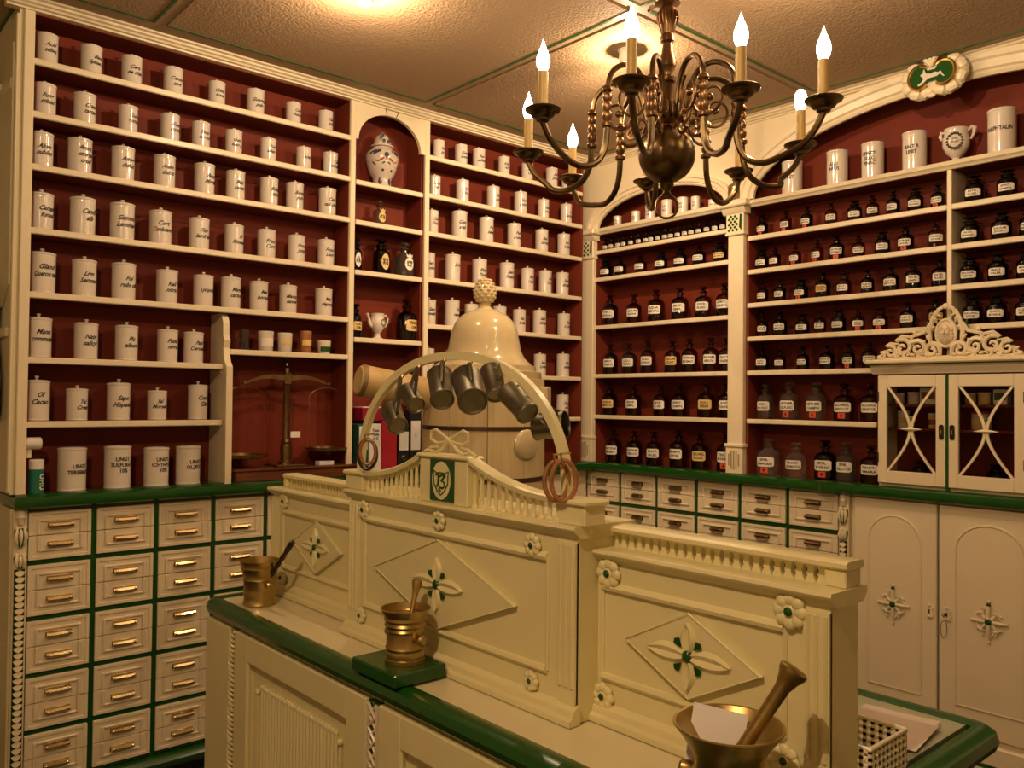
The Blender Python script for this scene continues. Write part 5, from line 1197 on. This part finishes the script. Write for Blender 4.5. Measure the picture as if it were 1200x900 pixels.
# pewter cups hanging on the hoop
cups = [((-1.482, .985, -.058), .0219, .060, (.788, -.205, -.581)), ((-1.416, .985, -.013), .0192, .060, (.836, -.206, -.509)), ((-1.328, .985, -.002), .0243, .082, (.66, -.404, -.634)), ((-1.232, .985, -.004), .0288, .092, (.756, -.417, -.504)), ((-1.163, .985, .007), .0195, .064, (.562, -.259, -.785)), ((-1.078, .985, -.024), .0215, .066, (.804, -.024, -.594)), ((-1.164, 1.082, -.052), .0245, .062, (-.86, -.42, -.12))]
cn = ['lowest left', 'second', 'third', 'largest middle', 'fifth', 'sixth', 'rightmost']
cl_ = ['small pewter cup hanging lowest at the left of the hoop', 'small pewter cup, second from left on the hoop', 'pewter cup, third from left on the hoop', 'largest pewter cup hanging at the middle of the hoop', 'pewter cup just right of the largest one on the hoop', 'tilted pewter cup, second from right on the hoop', 'pewter cup behind the hoop, rightmost above the wooden rings']
for i, (b, r, L, ax) in enumerate(cups):
    b = Vector(b); ax = Vector(ax).normalized()
    if i < 6: b *= 1.034; r *= 1.034; L *= 1.034
    mo = b - ax * L
    t = thing('measuring_cup', cl_[i], 'cup', 'W', tuple(b), 'pewter cups on the hoop')
    MB().lathe_to([(0, .003), (r * .80, .003), (r * .93, 0), (r, 0), (r * 1.02, .004), (r * .97, .008), (r * .93, .012), (r * 1.04, L - .010), (r * 1.07, L - .006), (r * 1.07, L), (r * .98, L), (r * .90, .014), (0, .010)], b, mo, 24).build('body', 'pewter', t)
    up = Vector((0, 0, 1)); side = (up - ax * up.dot(ax)).normalized()
    h0 = mo + ax * .010 + side * r; h1 = b - ax * L * .35 + side * r * .95
    hx = min(-1.052, (h0.x + h1.x) / 2); q = min(.98, abs(hx - hu) / .345)
    top = Vector((hx, HY + (-.012 if i < 6 else .014), hz0 + .262 * (1 - q * q) ** .5 - .012))
    MB().tube([h0, h0 * .45 + top * .55, top, h1 * .5 + top * .5 + side * .004, h1], [.0035, .0045, .0045, .0045, .0035], 6).build('handle', 'pewter', t)
    MB().tube([top - Vector((0, 0, .006)), top + Vector((0, .006 if i < 6 else -.006, .006))], .0028, 6).build('hook', 'brass_dull', t)
# wooden rings
def ring(c, R, r, ang, label, m='ring_wood'):
    n = 28; t = thing('wooden_ring', label, 'ring', 'W', (c[0], c[1], c[2] - R), 'rings hanging on the hoop'); dx, dy = math.cos(ang), math.sin(ang)
    MB().tube([(c[0] + dx * R * .62 * math.cos(2 * PI * i / n), c[1] + dy * R * .62 * math.cos(2 * PI * i / n), c[2] + R * math.sin(2 * PI * i / n)) for i in range(n)], r, 8, closed=True).build('ring', m, t)
    MB().tube([(c[0], c[1] - .004, c[2] + R - .004), (c[0], c[1] - .008, c[2] + R + .012), (c[0], HY - .006, c[2] + R + .012)], .002, 5).build('peg', 'brass_bright', t)
ring((-1.050, 1.028, -.140), .034, .0042, .9, 'brown wooden ring hanging at right hoop foot, left one of two')
ring((-1.028, 1.024, -.138), .035, .0042, .95, 'brown wooden ring hanging at right hoop foot, right one of two')
ring((-1.672, 1.028, -.128), .034, .0042, .8, 'small dark wooden ring hanging at left hoop foot, outer one', 'dark_wood')
ring((-1.664, 1.024, -.122), .028, .0038, .8, 'small brown wooden ring hanging at left hoop foot, inner one')

# mortars
def mortar(x, y, z, R, rb, H, label, rot=0., style=0):
    t = thing('mortar', label, 'mortar', 'W', (x, y, z), 'brass mortars on the counter', rz=rot, local=True)
    if style == 0: pr = [(0, 0), (rb * 1.02, 0), (rb * 1.06, .004), (rb, .010), (rb * .98, .02), (rb * 1.03, .03), (rb, .035), (rb * 1.04, H * .55), (rb * 1.10, H * .58), (rb * 1.06, H * .62), (rb * 1.14, H * .80), (rb * 1.22, H * .84), (rb * 1.2, H * .88), (R * .98, H * .975), (R, H), (R * .93, H), (rb * .95, H * .6), (rb * .7, H * .12), (0, H * .08)]
    elif style == 1:
        pr = [(0, 0), (rb * 1.04, 0), (rb * 1.05, .008), (rb * .98, .010), (rb * 1.03, .018), (rb * .98, .024), (rb * 1.04, .030), (rb * .97, .036), (rb * .98, .060), (rb * 1.06, .064), (rb * 1.0, .068), (rb * 1.09, .074), (rb * 1.02, .079), (rb * 1.13, .085), (rb * 1.10, .091), (R * .96, H - .005), (R, H), (R * .93, H), (rb * .9, H * .6), (rb * .7, H * .12), (0, H * .08)]
    else: pr = [(0, 0), (rb * 1.05, 0), (rb * 1.05, .010), (rb * .92, .018), (rb * .90, .05), (rb * .96, H * .55), (rb * 1.08, H * .72), (R * .82, H * .86), (R * .95, H * .95), (R, H * .985), (R * .995, H), (R * .95, H * .995), (R * .78, H * .88), (rb * .92, H * .70), (rb * .78, H * .3), (rb * .5, H * .1), (0, H * .08)]
    MB().lathe(pr, n=40).build('bowl', 'brass', t)
    for s in (-1, 1): MB().lathe_to([(.010, -.004), (.008, .004), (.011, .010), (.011, .018), (.007, .022), (0, .0225)], (s * rb * .97, 0, H * .48), (s, 0, H * .48), 12).build('lug', 'brass', t)
    return t
def pestle(p0, p1, r, label, m='brass', turned=False):
    p0 = Vector(p0); p1 = Vector(p1); L = (p1 - p0).length; t = thing('pestle', label, 'pestle', 'W', tuple(p0), 'pestles')
    if turned: pr = [(0, 0), (r * 1.3, .004), (r * 1.4, .02), (r * .8, .03)] + [(r * (.8 + .35 * (i % 2)), .03 + (L - .05) * i / 12) for i in range(1, 12)] + [(r * 1.2, L - .012), (r, L - .003), (0, L)]
    else: pr = [(0, 0), (r * 1.5, .002), (r * 1.7, .010), (r * 1.3, .022), (r * .9, .03), (r * 1.15, .033), (r * 1.15, .037), (r * .92, .040), (r * .85, L * .6), (r * .95, L - .032), (r * 1.35, L - .018), (r * 1.75, L - .010), (r * 1.8, L - .004), (r * 1.4, L - .001), (0, L)]
    MB().lathe_to(pr, p0, p1, 20).build('rod', m, t)
    return t
mortar(-2.135, .985, CT_ + .001, .053, .041, .117, 'brass mortar at the far left end of the counter', .05, 0)
pestle((-2.146, .985, -.535), (-2.020, 1.022, -.372), .0065, 'dark turned wooden pestle leaning in the leftmost mortar', 'dark_wood', True)
t = thing('mortar_block', 'glossy green wooden block under the ribbed brass mortar', 'block', 'W', (-1.41, .955, CT_))
MB().box(-1.492, -1.334, .886, 1.008, CT_ + .005, CT_ + .031, .003).build('block', 'green', t)
mortar(-1.398, .952, CT_ + .0315, .050, .038, .106, 'ribbed brass mortar standing on the green block', .05, 1)
pestle((-1.390, .946, -.500), (-1.411, .990, -.366), .0058, 'slim brass pestle standing in the mortar on the green block')
mortar(-.640, .945, CT_ + .001, .0720, .044, .132, 'large flared brass mortar at the front right of the counter', .4, 2)
pestle((-.648, .925, -.505), (-.576, 1.000, -.342), .0105, 'heavy brass pestle leaning in the large front mortar')
t = thing('paper_card', 'white paper card stuck inside the large front mortar', 'card', 'W', (-.66, .95, -.50))
mm = Matrix.Translation((-.668, .955, -.462)) @ Matrix.Rotation(.70, 4, 'Z') @ Matrix.Rotation(-.32, 4, 'X') @ Matrix.Rotation(.18, 4, 'Y')
MB().box(-.036, .036, -.0006, .0006, -.030, .050).xf(mm).build('card', 'card', t)
# basket and papers on the rear of the counter
t = thing('plastic_basket', 'cream perforated plastic basket on the counter behind the screen end', 'basket', 'W', (-.605, 1.245, CT_))
bx0, bx1, by0, by1, bz0, bz1 = -.655, -.566, 1.185, 1.300, CT_ + .002, CT_ + .058
def wall(p0, p1, name='side'):
    m = MB(); p0 = Vector(p0); p1 = Vector(p1); d = p1 - p0; L = d.length; d /= L; nrm = Vector((-d.y, d.x, 0)); nx = max(5, int(L / .0125)); nz = 5; th = .0016
    H_ = bz1 - bz0 - .004
    def q(x, z, o): return tuple(p0 + d * x + nrm * (o + (z / H_) * 0) + Vector((0, 0, z)))
    def bar(x0, x1, z0, z1): m.add([q(x0, z0, -th), q(x1, z0, -th), q(x1, z1, -th), q(x0, z1, -th), q(x0, z0, th), q(x1, z0, th), q(x1, z1, th), q(x0, z1, th)], [(0, 1, 2, 3), (7, 6, 5, 4), (0, 4, 5, 1), (1, 5, 6, 2), (2, 6, 7, 3), (3, 7, 4, 0)])
    for i in range(nx + 1): x = L * i / nx; bar(max(0, x - .0029), min(L, x + .0029), 0, H_)
    for j in range(nz + 1): z = H_ * j / nz; bar(0, L, max(0, z - .0026), min(H_, z + .0026))
    m.build(name, 'basket', t)
wall((bx0, by0, bz0), (bx1, by0, bz0)); wall((bx1, by0, bz0), (bx1, by1, bz0)); wall((bx1, by1, bz0), (bx0, by1, bz0)); wall((bx0, by1, bz0), (bx0, by0, bz0))
MB().box(bx0, bx1, by0, by1, bz0 - .001, bz0 + .002).build('bottom', 'basket', t)
MB().tube([(bx0, by0, bz1), (bx1, by0, bz1), (bx1, by1, bz1), (bx0, by1, bz1)], .0035, 6, closed=True).build('rim', 'basket', t)
for (c, w_, h_, a, lab, m_) in (((-.685, 1.415), .20, .13, .12, 'brownish sheet of paper lying behind the plastic basket', 'porcelain_old'), ((-.86, 1.45), .20, .14, -.2, 'pale sheet of paper half hidden behind the screen end', 'card'), ((-.665, 1.485), .13, .06, .05, 'grey sheet of paper reaching to the rear counter edge', 'porcelain_old')):
    t = thing('paper_sheet', lab, 'paper', 'W', (c[0], c[1], CT_ + .001), 'papers on the counter', rz=a, local=True)
    k = .0012 * random.random(); rows = [[(w_ * (i / 6 - .5), h_ * (j / 6 - .5), .002 + k + .004 * (i / 6) ** 2 * (j / 6)) for j in range(7)] for i in range(7)]
    MB().strip(rows).build('sheet', m_, t)

# ------------------------------------------------------------------ wooden vat with bell lid
vx, vy, vr = -2.645, 2.172, .246
t = thing('wooden_vat', 'yellow wooden stave vat with bell-shaped lid and pine cone finial', 'vat', 'W', (vx, vy, -E0))
ns = 10; ztop, zbot = .085, -1.43
for k in range(ns):
    a0 = 2 * PI * k / ns + .004; a1 = 2 * PI * (k + 1) / ns - .004; rows = []
    for z in (zbot, -.9, -.3, ztop):
        r = vr * (1.06 - .06 * (z - zbot) / (ztop - zbot)); rows.append([(vx + rr * math.cos(a), vy + rr * math.sin(a), z) for rr, a in ((r - .02, a0), (r - .002, a0), (r, a0 + .008), (r, a0 * .75 + a1 * .25), (r, (a0 + a1) / 2), (r, a0 * .25 + a1 * .75), (r, a1 - .008), (r - .002, a1), (r - .02, a1))])
    m = MB(); m.strip(rows, close=True); m.add(rows[0], [tuple(range(9))]); m.add(rows[-1], [tuple(range(9))]); m.build('stave', 'vat_wood', t)
for zb_, zt_ in ((-.118, -.102), (-.318, -.300), (-.9, -.87)):
    MB().lathe([(vr * 1.004 + .0, zb_), (vr * 1.022, zb_), (vr * 1.018, zt_), (vr * 1.0, zt_)], vx, vy, 0, 48).build('band', 'band', t)
l = MB().lathe([(vr * .93, .08), (vr * .95, .090), (vr * .95, .112), (vr * .86, .118), (vr * .86, .135), (vr * .80, .140), (.185, .150), (.165, .170), (.150, .20), (.142, .24), (.135, .28), (.120, .315), (.095, .342), (.060, .360), (.030, .372), (.022, .382), (.026, .388), (.020, .394)], vx, vy, 0, 48).build('bell_lid', 'vat_lacquer', t)
cn = MB(); cn.lathe([(.020, .392), (.034, .402), (.044, .425), (.045, .445), (.036, .472), (.020, .492), (0, .502)], vx, vy, 0, 20)
for j in range(7):
    z = .405 + j * .0135; r = [.030, .037, .040, .0405, .038, .031, .022][j]
    for k in range(10):
        a = 2 * PI * (k + .5 * (j % 2)) / 10; cn.ball((vx + r * math.cos(a), vy + r * math.sin(a), z), (.010, .010, .008), 6, 4)
cn.build('pine_cone', 'vat_lacquer', l)
fw = Vector((.751, -.66, 0)); rt = Vector((.66, .751, 0))
bd = (fw * .72 + rt * .69).normalized(); bp_ = Vector((vx, vy, -.172)) + bd * (vr * 1.0)
MB().lathe_to([(0, 0), (.060, 0), (.062, .006), (.056, .014), (.050, .018), (0, .022)], bp_ - bd * .004, bp_ + bd * .1, 24).build('round_boss', 'vat_lacquer', t)
sd = (fw * .15 + rt * .99).normalized(); sp_ = Vector((vx, vy, .0)) + sd * (vr * .93)
m = MB(); m.extr([(-.05, -.055), (.05, -.055), (.055, -.02), (.045, .0), (.055, .03), (.05, .075), (-.05, .075)], 'z', 0, .04)
q = sd.to_track_quat('Z', 'Y').to_matrix().to_4x4(); m.xf(Matrix.Translation(sp_) @ q @ Matrix.Rotation(PI / 2, 4, 'Z')); m.build('spout_block', 'vat_wood', t)
e0 = Vector((-2.775, 1.660, .072)); e1 = Vector((-2.700, 1.975, .015))
dr = (e1 - e0).normalized(); Lp = (e1 - e0).length
MB().lathe_to([(0, .004), (.050, .0), (.058, .008), (.061, .03), (.062, Lp), (0, Lp)], e0, e1, 28).build('outlet_pipe', 'log_wood', t)
MB().lathe_to([(.0585, .006), (.0625, .012), (.0625, .022), (.060, .024)], e0, e1, 28).build('pipe_edge_shade', 'log_shade', t)  # dark ring painted as shading round the pipe edge, not a separate part
